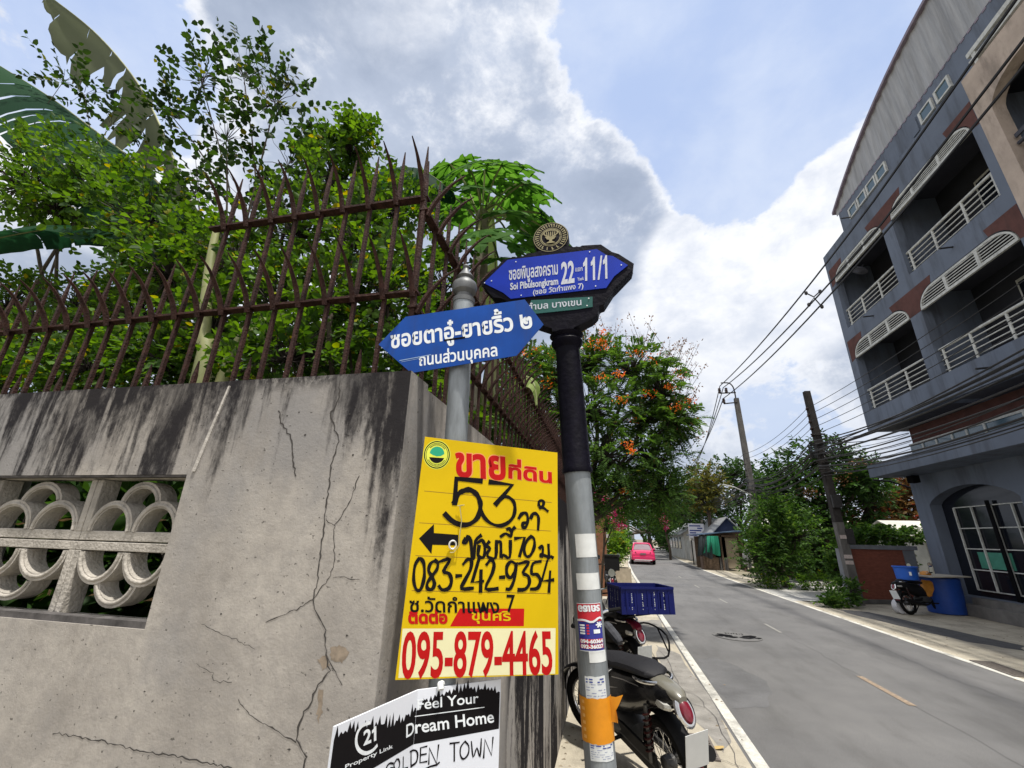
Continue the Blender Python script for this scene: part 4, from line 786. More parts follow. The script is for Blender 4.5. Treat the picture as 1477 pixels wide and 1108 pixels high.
P = smoothpath([(u, v, 0) for u, v in D['warc']], 4); mb = MB(); mb.strip(wf, [(p.x, p.y) for p in P], .0058, .0016, 0.00001); mb.build('ring_mark', 'letter_white', hb)
mb = MB()
for i, l in enumerate(D['wstrokes']):
    P = smoothpath([(u, v, 0) for u, v in l], 3) if len(l) > 4 else [Vector((u, v, 0)) for u, v in l]
    mb.strip(wf, [(p.x, p.y) for p in P], .0034, .0012 + i * .00004, .00002, .2)
mb.build('handwriting', 'marker', hb)
mb = MB(); mb.tube([(gx + .006, gy - .034, 1.435), (gx + .006, gy - .045, 1.437), (gx + .01, gy - .05, 1.428)], .007, 8)
mb.build('tape_tie', 'paper', hr)

# ============================================================ GREY SHOPHOUSE
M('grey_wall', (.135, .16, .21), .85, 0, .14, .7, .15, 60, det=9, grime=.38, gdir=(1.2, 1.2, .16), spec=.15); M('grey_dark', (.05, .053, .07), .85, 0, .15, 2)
M('brown_paint', (.105, .05, .045), .85, 0, .2, 3, grime=.3, gdir=(2, 2, .4), spec=.15); M('white_metal', (.50, .51, .49), .5, 0, .2, 12, grime=.25, gdir=(3, 3, 1))
M('corrugated', (.32, .325, .335), .55, .1, .18, 3, stretch=(1, 3, .25), grime=.3, gdir=(1, 1.5, .1)); M('roof_trim', (.20, .165, .21), .6, 0, .2, 6)
M('room_shade', (.02, .022, .03), .8, 0, .2, 2); M('glass_dark', (.010, .012, .018), .1, 0, .1, 2, spec=.35); glass_mat('glass_blue', (.05, .10, .14), .1)  # balcony shade put into the near-black room colour
BX, BY1, BY0 = 9.0, 16.81, 9.5
bl = empty('shophouse', (9.8, 13.2, 0), 'tall grey shophouse with brown arch corners, white balcony rails and a curved metal roof', 'building')
bf_ = lambda X, T: (lambda u, v, d=0.: (X + T - d, u, v))
bays = [(13.40, 16.42), (9.74, 12.93)]; floors = [(6.10, 8.05, 8.58), (9.24, 11.20, 11.65)]
def arch_open(y0, y1, z0, zs, zt, r=.62, n=9):
    L_ = [(y0, z0), (y0, zs)] + [(y0 + r - r * cos(a), zs + (zt - zs) * sin(a)) for a in np.linspace(0, pi / 2, n)[1:]]
    return L_ + [(y1 - (p[0] - y0), p[1]) for p in L_[::-1]]
holes = [arch_open(a, b, z0, zs, zt) for a, b in bays for z0, zs, zt in floors]
mb = MB(); mb.plate(bf_(BX, .25), [(BY0, 5.42), (BY1, 5.42), (BY1, 12.6), (BY0, 12.6)], holes, 0, .25); mb.build('facade', 'grey_wall', bl)
for a_, b_ in (((10.4, BY0, 5.42), (20, BY1, 12.6)), ((BX + .25, BY1 - .25, 5.42), (10.4, BY1, 12.6)), ((BX + .25, 12.98, 5.42), (10.4, 13.35, 12.6)), ((BX + .25, BY0, 5.42), (10.4, BY0 + .2, 12.6))): mb = MB(); mb.box(a_, b_); mb.build('side_wall', 'grey_wall', bl)
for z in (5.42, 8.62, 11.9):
    for a_, b_ in ((BY0 + .2, 12.98), (13.35, BY1 - .25)): mb = MB(); mb.box((BX + .25, a_, z), (10.4, b_, z + (.6 if z > 6 else .62))); mb.build('balcony_slab', 'grey_dark', bl)  # slabs in a darkened grey, recess shade put into the colour
for a_, b_ in ((BY0 + .2, 12.98), (13.35, BY1 - .25)): mb = MB(); mb.box((10.37, a_, 6.04), (10.398, b_, 11.9)); mb.build('balcony_back_wall', 'room_shade', bl)
for (a, b) in bays:            # balcony doors, rails and arch grilles
    for z0, zs, zt in floors:
        c = a + (b - a) * .42; dz = z0 - .05
        d = MB(); d.box((10.33, c - .62, dz), (10.366, c + .62, dz + 2.05)); df = d.build('balcony_door', 'white_metal', bl)
        d = MB()
        for k in (-1, 0): d.box((10.318, c + (.04 if k else -.56), dz + .1), (10.328, c + (.56 if k else -.04), dz + 1.97))
        d.build('pane', 'glass_dark', df)
        r = MB(); r.tube([(BX + .12, a, z0 + .72), (BX + .12, b, z0 + .72)], .036, 8)
        for k in range(4): r.tube([(BX + .12, a, z0 + .13 + .145 * k), (BX + .12, b, z0 + .13 + .145 * k)], .016, 6)
        for y in (a + .12, a + (b - a) / 3, a + (b - a) * 2 / 3, b - .12): r.tube([(BX + .12, y, z0), (BX + .12, y, z0 + .70)], .032, 8)
        r.build('railing', 'white_metal', bl)
        gO = arch_open(a + .03, b - .03, zs, zs + .012, zt - .03); gI = arch_open(a + .09, b - .09, zs + .075, zs + .08, zt - .085)
        g_ = MB(); g_.plate(bf_(BX - .01, .06), gO, [gI], 0, .06)
        for y in (a + (b - a) / 3, a + (b - a) * 2 / 3): g_.box((BX - .008, y - .045, zs + .076), (BX + .045, y + .045, zt - .086))
        nb = 5
        for k in range(nb):
            z = zs + .075 + (zt - zs - .16) * (k + .75) / nb
            t = min(1., (z - zs - .08) / (zt - zs - .16)); ins = .56 * (1 - math.sqrt(max(0, 1 - t * t)))
            g_.box((BX + .002, a + .09 + ins, z - .011), (BX + .014, b - .09 - ins, z + .011))
        g_.build('arch_grille', 'white_metal', bl)
        g_ = MB(); g_.box((BX + .06, a + .05, zs + .03), (BX + .07, b - .05, zs + .30)); g_.build('gap_shade', 'black', bl)  # black sheet added for the shade in the grille gaps
def qarc(y0, z0, y1, z1, n=8):   # arch-shaped corner curve from spring point to crown
    return [(y0 + (y1 - y0) * (1 - cos(t)), z0 + (z1 - z0) * sin(t)) for t in np.linspace(0, pi / 2, n)]
mb = MB()
for z0, zs, zt in floors:
    top = zt + .22
    A_ = qarc(13.40, zs, 14.02, zt); B_ = qarc(12.93, zs, 12.31, zt)
    for l_ in (A_ + [(14.1, top), (12.25, top)] + B_[::-1], qarc(16.42, zs, 15.80, zt) + [(15.75, top), (16.68, top), (16.68, zs - .05)], qarc(9.74, zs, 10.36, zt) + [(10.42, top), (9.52, top), (9.52, zs - .05)]):
        mb = MB(); mb.plate(lambda u, v, d: (BX - d, u, v), l_, (), 0., .006); mb.build('brown_corner', 'brown_paint', bl)
for y, z in ((14.9, 8.95), (11.3, 9.0), (14.6, 12.75), (11.5, 5.75)): mb = MB(); mb.tube([(BX, y, z), (BX - .32, y - .03, z - .03)], .025, 6); mb.build('spout', 'iron_dark', bl)
# attic, windows, metal gable and barrel roof (covers both units)
mb = MB(); mb.box((9.9, 2.4, 12.6), (20, 16.70, 14.56)); mb.box((BX + .25, BY0, 12.56), (9.9, BY1, 12.598)); mb.build('attic_wall', 'grey_wall', bl)
for wins in ([13.63, 14.24, 14.86, 15.48], [10.66, 11.33]):
    for y in wins:
        f_ = MB(); f_.plate(bf_(9.84, .06), [(y, 13.74), (y + .56, 13.74), (y + .56, 14.17), (y, 14.17)], [[(y + .07, 13.79), (y + .49, 13.79), (y + .49, 14.12), (y + .07, 14.12)]], 0, .06); fo_ = f_.build('attic_window', 'white_metal', bl)
        f_ = MB(); f_.box((9.87, y + .07, 13.79), (9.885, y + .49, 14.12)); f_.build('pane', 'glass_blue', fo_)
f_ = MB(); A = np.linspace(0, pi / 2, 10); f_.plate(bf_(9.86, .04), [(12.02, 13.7)] + [(12.02 + .28 * cos(a), 13.7 + .52 * sin(a)) for a in A] + [(12.02, 14.12)] , (), 0, .04); f_.build('plaster_fan', 'grey_wall', bl)
yc, hw = 9.55, 7.35
zr = lambda y: 14.86 + 2.08 * (1 - ((y - yc) / hw) ** 2) 
ys = np.linspace(2.2, 16.9, 148); vs = []
for i, y in enumerate(ys): w = .022 if (i // 2) % 2 else 0; vs += [(9.96 - w, y, 14.57), (9.96 - w, y, zr(y))]
mb = MB(); mb.add(vs, [(2 * i, 2 * i + 1, 2 * i + 3, 2 * i + 2) for i in range(len(ys) - 1)]); mb.build('metal_gable', 'corrugated', bl)
ys = np.linspace(2.1, 17.0, 60); vs = []
for y in ys: vs += [(9.84, y, zr(y) - .05), (9.84, y, zr(y) + .06), (21, y, zr(y) + .06), (21, y, zr(y) - .05)]
mb = MB(); mb.add(vs, [(4 * i + k, 4 * i + (k + 1) % 4, 4 * i + 4 + (k + 1) % 4, 4 * i + 4 + k) for i in range(len(ys) - 1) for k in range(4)] + [(0, 1, 2, 3), tuple(4 * (len(ys) - 1) + k for k in (3, 2, 1, 0))]); mb.build('barrel_roof', 'roof_trim', bl)
mb = MB(); [mb.box((9.885, y, 14.50), (9.8985, y + .12, 14.56)) for y in np.arange(2.5, 16.6, .24)]; mb.box((9.89, 2.45, 14.552), (9.8992, 16.65, 14.562)); mb.build('gable_edge', 'roof_trim', bl)
# canopy, mezzanine strip, shop front
mb = MB(); mb.box((8.7, 2.4, 3.86), (11.0, 16.8, 3.98)); mb.box((8.7, 2.4, 3.98), (8.82, 16.8, 4.27)); mb.box((8.82, 2.4, 4.15), (11, 16.8, 4.262)); mb.build('canopy', 'grey_wall', bl)
mb = MB(); mb.box((10.0, BY0, 4.262), (20, 16.45, 5.42)); mb.build('mezzanine_wall', 'brown_paint', bl)
mb = MB(); mb.box((9.9, BY0, 4.262), (9.998, 16.45, 4.84)); mz = mb.build('mezzanine_window', 'glass_blue', bl)
mb = MB(); [mb.box((9.875, y, 4.262), (9.9, y + .07, 4.86)) for y in (15.8, 15.2, 14.55, 14.0, 13.38, 12.2, 11.0, 9.9)]; mb.box((9.872, BY0, 4.84), (9.91, 16.45, 4.90)); mb.build('mullion', 'white_metal', mz)
GX = 9.8; sh = [(16.18, 13.0), (12.55, 9.75)]
mb = MB(); hl = []
for a, b in sh: hl.append([(b, .45), (b, 2.95)] + [(b + (a - b) * t, 2.95 + .44 * math.sin(pi * t) ** .7) for t in np.linspace(.04, .96, 15)] + [(a, 2.95), (a, .45)])
mb.plate(bf_(GX, .35), [(2.4, .02), (16.81, .02), (16.81, 3.86), (2.4, 3.86)], hl, 0, .35); mb.box((GX + .35, 16.5, .02), (20, 16.81, 3.86)); mb.build('ground_wall', 'grey_wall', bl)
mb = MB(); mb.box((9.35, 2.4, .008), (9.79, 15.3, .30)); mb.box((9.55, 2.4, .30), (9.79, 15.2, .46)); mb.build('plinth', M('plinth_grey', (.13, .125, .12), .9, 0, .3, 3), bl)
for a, b in sh:
    w = MB(); w.box((10.12, b, .46), (10.14, a, 3.5)); sw = w.build('shop_window', 'glass_dark', bl); f_ = MB()
    a0, b0 = a - .5, b + .03; zs = [.62, 1.15, 1.70, 2.25, 2.83]
    for z in zs: f_.box((10.07, b0, z - .013), (10.10, a0, z + .013))
    for k, y in enumerate(np.linspace(b0, a0, 5)): f_.box((10.06, y - .018, .62), (10.105, y + .018, 2.83))
    f_.build('window_bars', 'white_metal', sw)
    f_ = MB(); f_.box((10.02, (a0 + b0) / 2 - .06, .46), (10.044, (a0 + b0) / 2 + .06, 2.95)); f_.build('post', 'black', sw)
f_ = MB(); f_.box((10.106, 14.25, 1.20), (10.118, 15.35, 1.62)); f_.build('green_poster', M('poster_green', (.05, .22, .16), .5), sw)
mb = MB(); mb.obox((9.4, 15.9, 3.70), (1, 0, 0), (0, 1, 0), (0, 0, 1), .18, .3, .22); mb.build('lamp_box', 'black', bl)
mb = MB(); mb.tube([(9.79, 16.84, 3.55), (9.3, 16.86, 3.75), (8.8, 16.86, 3.80)], .03, 6); mb.build('bracket', 'iron_dark', bl)
r = MB(); r.lathe((9.25, 15.3, 11.0), [(.02, 0), (.24, .01), (.25, .05), (.08, .10), (.05, .12)], 16, (-.5, .2, -1)); r.tube([(9.25, 15.3, 11.0), (9.4, 15.3, 11.2)], .03, 6)
tag(r.build('satellite_dish', 'grey_dark'), 'small dark satellite dish hanging in the upper far balcony of the grey shophouse', 'satellite dish')

# ============================================================ CREAM UNIT
M('cream_wall', (.42, .35, .30), .85, 0, .18, 1.6, .15, 50, det=10, grime=.4, gdir=(1.5, 1.5, .4), spec=.1)
cr_ = empty('cream_building', (9.8, 6, 0), 'stained cream-pink shophouse unit with dark arched openings at the right edge', 'building')
hl = [arch_open(5.9, 9.14, z0, zs - .1, zt + .05, 1.0) for z0, zs, zt in floors] + [arch_open(2.6, 5.6, z0, zs - .1, zt + .05, 1.0) for z0, zs, zt in floors]
mb = MB(); mb.plate(bf_(BX, .25), [(2.4, 5.42), (BY0 - .003, 5.42), (BY0 - .003, 12.5), (2.4, 12.5)], hl, 0, .26); mb.build('facade', 'cream_wall', cr_)
mb = MB(); mb.box((10.4, 2.4, 4.3), (20, BY0 - .003, 12.55)); [mb.box((9.25, 2.4, z), (10.4, BY0 - .003, z + .6)) for z in (5.42, 8.62, 11.9)]; mb.build('body', 'room_shade', cr_)
mb = MB(); [mb.box((9.02, 2.4, z), (9.1, 9.2, z + .12)) for z in (12.62, 12.86)]; [mb.box((9.03, y, 12.5), (9.09, y + .1, 12.86)) for y in (2.6, 4.2, 5.8, 7.4, 9.0)]; mb.build('parapet_rail', 'white_metal', cr_)
for z0, zs, zt in floors:
    r = MB(); r.tube([(9.12, 2.6, z0 + .8), (9.12, 9.1, z0 + .8)], .04, 8); r.box((9.1, 2.6, z0 + .95), (9.14, 9.1, z0 + 1.05)); [r.tube([(9.12, y, z0), (9.12, y, z0 + 1.)], .02, 6) for y in np.arange(2.7, 9.1, .4)]; r.build('railing', 'grey_dark', cr_)

# ============================================================ UTILITY POLES AND CABLES
M('pole_concrete', (.12, .115, .11), .9, 0, .35, 5, .3, 60, stretch=(1, 1, .3), grime=.5, gdir=(3, 3, .6), spec=.1); M('pole_dark', (.035, .032, .031), .9, 0, .35, 6, .3, 60, spec=.1)
M('cable', (.012, .012, .014), .5); M('insulator', (.05, .03, .028), .35)
def sqpole(mb, a, b, w0, w1):
    a, b = Vector(a), Vector(b); R4 = lambda c, h: [c + Vector((sx * h, sy * h, 0)) for sx, sy in ((-1, -1), (1, -1), (1, 1), (-1, 1))]
    k = 8; mb.loft([R4(a.lerp(b, i / k), (w0 + (w1 - w0) * i / k) / 2) for i in range(k + 1)], False)
p1 = empty('utility_pole', (7.33, 16.4, 0), 'square concrete utility pole with side insulators and a cable loop by the brown wall', 'utility pole')
mb = MB(); sqpole(mb, (7.34, 16.4, 0), (7.27, 16.4, 2.4), .26, .235); mb.build('lower_shaft', 'pole_concrete', p1, bevel=.012)
mb = MB(); sqpole(mb, (7.27, 16.4, 2.402), (7.18, 16.4, 6.86), .235, .19); mb.build('upper_shaft', 'pole_dark', p1, bevel=.012)
mb = MB()
for k in range(5): z = 6.18 - .24 * k; mb.lathe((7.06, 16.34, z), [(.03, 0), (.05, .015), (.03, .035), (.05, .055), (.03, .07)], 10); mb.box((7.04, 16.38, z - .01), (7.12, 16.40, z + .01))
mb.build('insulator', 'insulator', p1)
mb = MB()
for z, l in ((5.25, .34), (4.95, .3), (4.6, .4), (4.3, .36), (4.0, .3)): mb.box((7.2 - l / 2 - .05, 16.26, z), (7.2 + l / 2 + .05, 16.30, z + .05))
mb.build('crossarm', 'pole_dark', p1)
for a_, b_ in (((7.16, 16.18, 2.85), (7.42, 16.27, 3.25)), ((7.36, 16.2, 1.75), (7.56, 16.3, 2.2))): mb = MB(); mb.box(a_, b_); mb.build('junction_box', 'iron_dark', p1)
mb = MB(); A = np.linspace(0, 2 * pi, 25)[:-1]
for k in range(3): mb.tube([(6.88 + .05 * k + .17 * cos(a) * .5, 16.2 + .03 * k, 4.72 + .27 * sin(a)) for a in A], .016, 5, closed=True)
mb.build('cable_loop', 'cable', p1)
for z in (1.15, 1.32, 1.9):
    mb = MB(); mb.box((7.18, 16.262, z), (7.40, 16.266, z + .11)); mb.build('notice', M('notice_paper', (.42, .36, .34), .8, 0, .25, 30), p1)
p2 = empty('utility_pole', (7.16, 24, 0), 'tall grey concrete utility pole topped by a curved pipe bracket with three insulators', 'utility pole')
mb = MB(); sqpole(mb, (7.18, 24, 0), (7.08, 24, 9.0), .32, .22); mb.build('shaft', 'pole_concrete', p2, bevel=.015)
mb = MB(); mb.tube(smoothpath([(7.05, 23.95, 8.7), (7.03, 23.95, 9.5), (6.9, 23.95, 9.82), (6.7, 23.95, 9.9), (6.42, 23.95, 9.9)], 4), .035, 8); mb.tube([(7.08, 23.9, 9.3), (6.25, 23.9, 9.3)], .035, 6); mb.tube([(7.08, 23.9, 8.75), (6.4, 23.9, 8.70)], .035, 6); mb.build('bracket', 'pole_dark', p2)
mb = MB()
for x, z in ((6.28, 9.33), (6.62, 9.33), (6.42, 8.74)): mb.lathe((x, 23.9, z), [(.05, 0), (.09, .04), (.05, .08), (.09, .13), (.05, .17), (.08, .22), (.03, .27)], 10)
mb.build('insulator', 'insulator', p2)
mb = MB()
for z in (5.4, 5.1, 4.8, 4.5): mb.lathe((6.95, 23.8, z), [(.04, 0), (.06, .02), (.04, .05)], 8)
mb.box((6.75, 23.78, 4.1), (7.45, 23.83, 4.18)); mb.build('cable_bracket', 'pole_dark', p2)
mb = MB(); mb.tube([(7.08, 23.85, 3.9), (6.2, 23.4, 4.25), (5.6, 23.1, 4.35)], .03, 6); mb.build('lamp_arm', 'white_metal', p2)
for (x, y, h, l) in ((8.0, 42, 8.2, 'slim grey utility pole by the white shop sign far down the street'), (9.0, 62, 9.2, 'distant utility pole near the end of the street on the right')):
    p = empty('utility_pole', (x, y, 0), l, 'utility pole'); mb = MB(); sqpole(mb, (x, y, 0), (x, y, h), .3, .2); mb.build('shaft', 'pole_concrete', p)
    mb = MB(); mb.box((x - .6, y - .06, h - .4), (x + .6, y, h - .3)); mb.box((x - .5, y - .06, h - 2), (x + .4, y, h - 1.92)); mb.build('crossarm', 'pole_dark', p)
def cable(pts, r, sag, label, grp, n=14):
    P = []
    for i in range(len(pts) - 1):
        a, b = Vector(pts[i]), Vector(pts[i + 1]); s_ = sag[i] if isinstance(sag, (list, tuple)) else sag
        P += [a.lerp(b, k / n) - Vector((0, 0, 4 * s_ * (k / n) * (1 - k / n))) for k in range(n)]
    P.append(Vector(pts[-1])); mb = MB(); mb.tube(P, r, 5); return tag(mb.build('overhead_cable', 'cable'), label, 'cable', grp)
HV = 'thick high-voltage cable climbing from the pipe bracket across the shophouse top'
for k, (x, z2, zm, zn) in enumerate(((6.34, 9.72, 9.28, 9.95), (6.5, 9.62, 8.62, 9.35), (6.42, 9.0, 8.36, 8.75))):
    pts = [(9.0 - .3 * k, 62, 8.9), (8.0 - .3 * k, 42, 7.9 + .2 * (k == 0)), (x, 23.9, z2), (6.4, 9.5, zm), (6.4, -6, zn + .7)]
    cable(pts, .024, [.5, .5, .25, .1], HV, 'high-voltage cables')
sp = MB(); c_ = [(6.4, 12.9, 9.0), (6.4, 12.9, 8.62), (6.28, 12.9, 8.8), (6.55, 12.9, 8.78)]
sp.tube([(6.22, 12.9, 8.9), (6.4, 12.9, 8.75), (6.6, 12.9, 8.92)], .02, 6); sp.tube([(6.22, 12.9, 8.5), (6.4, 12.9, 8.72), (6.55, 12.9, 8.4)], .02, 6)
for q in ((6.22, 12.9, 8.9), (6.6, 12.9, 8.92), (6.22, 12.9, 8.5), (6.55, 12.9, 8.4)): sp.lathe(q, [(.02, -.06), (.045, -.03), (.045, .03), (.02, .06)], 8)
tag(sp.build('cable_spacer', 'iron_dark'), 'four-pointed grey cable spacer hung on the high-voltage cables', 'cable spacer')
rd = random.Random(4)
LV = 'thin low-voltage cable strung from the pole insulators past the shophouse'; TB = 'black telecom cable in the drooping bundle along the shophouse'
for k in range(5):
    z = 6.22 - .24 * k; cable([(8.0, 42, 6.4 - .2 * k), (6.95, 23.8, 5.45 - .25 * k + .5), (7.06, 16.34, z), (7.05, 4, z + .35), (7.0, -10, z + .3)], .009, [.3, .25, .25, .2], LV, 'low-voltage cables')
for k in range(15):
    z = 5.05 - .085 * k + rd.uniform(-.04, .04); x = 7.1 + rd.uniform(-.22, .25)
    cable([(8.2, 42, 5.2 - .06 * k), (7.0 + rd.uniform(-.3, .3), 23.75, 4.75 - .07 * k + rd.uniform(-.1, .1)), (x, 16.25, z), (7.0 + rd.uniform(-.25, .25), 3.5, z + rd.uniform(.05, .55)), (7., -10, z + .3)], rd.choice((.009, .012, .018, .024)), [.35, .3 + rd.uniform(0, .25), .28 + rd.uniform(-.12, .3), .2], TB, 'telecom cables')
for k in range(6):
    z = 5.0 - .2 * k; cable([(7.2, 16.3, z), (10.0, 16.5, 5.35 - .16 * k + rd.uniform(-.1, .1))], rd.choice((.009, .014)), .12 + .05 * rd.random(), 'black service cable running from the utility pole to the shophouse corner', 'service cables')
cb = MB()
for k in range(4): cb.tube([(7.15 + .1 * cos(t * 2.3 + k), 15.3 + .6 * sin(t + k), 4.55 + .22 * sin(t * 1.7 + k * 2)) for t in np.linspace(0, 6, 22)], .01, 5)
tag(cb.build('cable_tangle', 'cable'), 'loose tangle of thin cable hanging in the bundle just right of the utility pole', 'cable')

# ============================================================ BROWN WALL, BARREL
M('brick_brown', (.20, .062, .038), .85, 0, .22, 7, .4, 40, stretch=(1, 1, 3)); M('cap_grey', (.17, .18, .20), .85, 0, .15, 6)
bw = empty('garden_wall', (8.7, 17.3, 0), 'low red-brown panel wall with grey capping beside the shophouse', 'wall')
A0, A1 = Vector((7.62, 16.95, 0)), Vector((9.8, 17.6, 0)); dw = (A1 - A0).normalized(); nw = Vector((-dw.y, dw.x, 0))
mb = MB(); mb.obox((A0 + A1) / 2 + Vector((0, 0, .85)), dw, nw, (0, 0, 1), (A1 - A0).length, .12, 1.5); mb.build('panel', 'brick_brown', bw)
mb = MB(); mb.obox((A0 + A1) / 2 + Vector((0, 0, 1.665)), dw, nw, (0, 0, 1), (A1 - A0).length + .2, .2, .13); mb.obox(A0 - dw * .17 + Vector((0, 0, .8)), dw, nw, (0, 0, 1), .3, .26, 1.6); mb.obox(A1 - dw * .22 + Vector((0, 0, .8)), dw, nw, (0, 0, 1), .4, .15, 1.58); mb.build('grey_frame', 'cap_grey', bw)
mb = MB(); mb.obox((A0 + A1) / 2 + Vector((0, 0, .06)), dw, nw, (0, 0, 1), (A1 - A0).length, .2, .12); mb.build('footing', 'plinth_grey', bw)
M('plastic_blue', (.012, .055, .28), .42, 0, .12, 8, spec=.4)
br = empty('barrel', (9.05, 15.45, 0), 'big blue plastic barrel with a flat board on top beside the shophouse plinth', 'barrel')
mb = MB(); mb.lathe((9.05, 15.45, .01), [(.36, 0), (.40, .02), (.42, .25), (.435, .5), (.44, .8), (.45, .86), (.44, .9), (.40, .92)], 28); mb.build('drum', 'plastic_blue', br)
bo = MB(); bo.obox((8.92, 15.3, .965), (1, .35, 0.02), (-.35, 1, 0), (0, 0, 1), 1.15, .8, .03); tag(bo.build('board', M('board_grey', (.36, .33, .28), .8, 0, .2, 6), bevel=.004), 'pale flat board lying on top of the blue barrel', 'board')

# ============================================================ MOTORCYCLES
M('bike_black', (.006, .006, .007), .22, 0, .1, 5, spec=.35, coat=.3); M('bike_plastic', (.009, .009, .010), .6, 0, .2, 20, spec=.2); M('rubber', (.008, .008, .008), .85, 0, .2, 40, spec=.15)
M('seat_vinyl', (.014, .014, .017), .62, 0, .15, 60, .25, 200, spec=.25); M('chrome', (.60, .60, .60), .18, 1., .05); M('tail_cream', (.15, .143, .118), .25, 0, .06, 4, coat=.5)
M('lamp_red', (.14, .010, .022), .18, 0, .1, 10, spec=.6); M('lamp_clear', (.55, .55, .52), .15, .2, .2, 40); M('spring_red', (.03, .004, .004), .5, spec=.2); M('engine_grey', (.09, .09, .09), .5, .6, .3, 20)
M('plate_white', (.66, .68, .69), .4, 0, .05, 10); M('mirror_glass', (.30, .33, .36), .08, 1., .02); M('orange_paint', (.48, .20, .03), .35, 0, .2, 10); M('silver_paint', (.42, .42, .43), .35, .3, .1, 6)
def ring(y, zc, w, h, n=14, e=2.5, x=0., tilt=0.):
    out = []
    for k in range(n):
        a = 2 * pi * k / n; c, s = cos(a), sin(a)
        out.append((x + w * math.copysign(abs(c) ** (2 / e), c), y + tilt * h * s, zc + h * math.copysign(abs(s) ** (2 / e), s)))
    return out
def arc_strip(mb, c, r, a0, a1, w, t=.006, n=14, drop=.02):
    rows = []
    for i in range(n + 1):
        a = rad(a0 + (a1 - a0) * i / n)
        rows.append([(sx * w, c[1] + (r - (drop if abs(sx) == 1 else 0)) * cos(a), c[2] + (r - (drop if abs(sx) == 1 else 0)) * sin(a)) for sx in (-1, -.5, 0, .5, 1)])
    vs = [v for r_ in rows for v in r_]
    mb.add(vs, [(i * 5 + k, i * 5 + k + 1, i * 5 + k + 6, i * 5 + k + 5) for i in range(n) for k in range(4)], True)
def wheel(root, y, r, steer=0., spokes=True):
    q = Matrix.Rotation(rad(steer), 4, 'Z'); T = lambda p: tuple(q @ Vector((p[0], 0, 0)) + Vector((0, 0, 0))) 
    def tf(p): v = q @ Vector((p[0], p[1], 0)); return (v.x, v.y + y, p[2])
    A = np.linspace(0, 2 * pi, 37)[:-1]
    mb = MB(); mb.tube([tf((0, (r - .038) * cos(a), r + (r - .038) * sin(a))) for a in A], .038, 10, closed=True); ty = mb.build('tyre', 'rubber', root, world=False)
    mb = MB(); mb.tube([tf((0, (r - .082) * cos(a), r + (r - .082) * sin(a))) for a in A], .014, 8, closed=True); mb.build('rim', 'chrome', root, world=False)
    mb = MB(); d = tf((1, 0, 0)); axv = Vector((d[0], d[1] - y, 0)); mb.lathe(Vector((0, y, r)) - axv * .05, [(.02, 0), (.045, .01), (.05, .05), (.045, .09), (.02, .1)], 12, axv); mb.build('hub', 'engine_grey', root, world=False)
    mb = MB()
    for k in range(24 if spokes else 10):
        a = 2 * pi * k / (24 if spokes else 10); b = a + (.35 if k % 2 else -.35) * spokes; s = .03 if k % 2 else -.03
        mb.tube([tf((s, .04 * cos(b), r + .04 * sin(b))), tf((0, (r - .09) * cos(a), r + (r - .09) * sin(a)))], .0022 if spokes else .012, 4, False)
    mb.build('spokes', 'chrome', root, world=False)
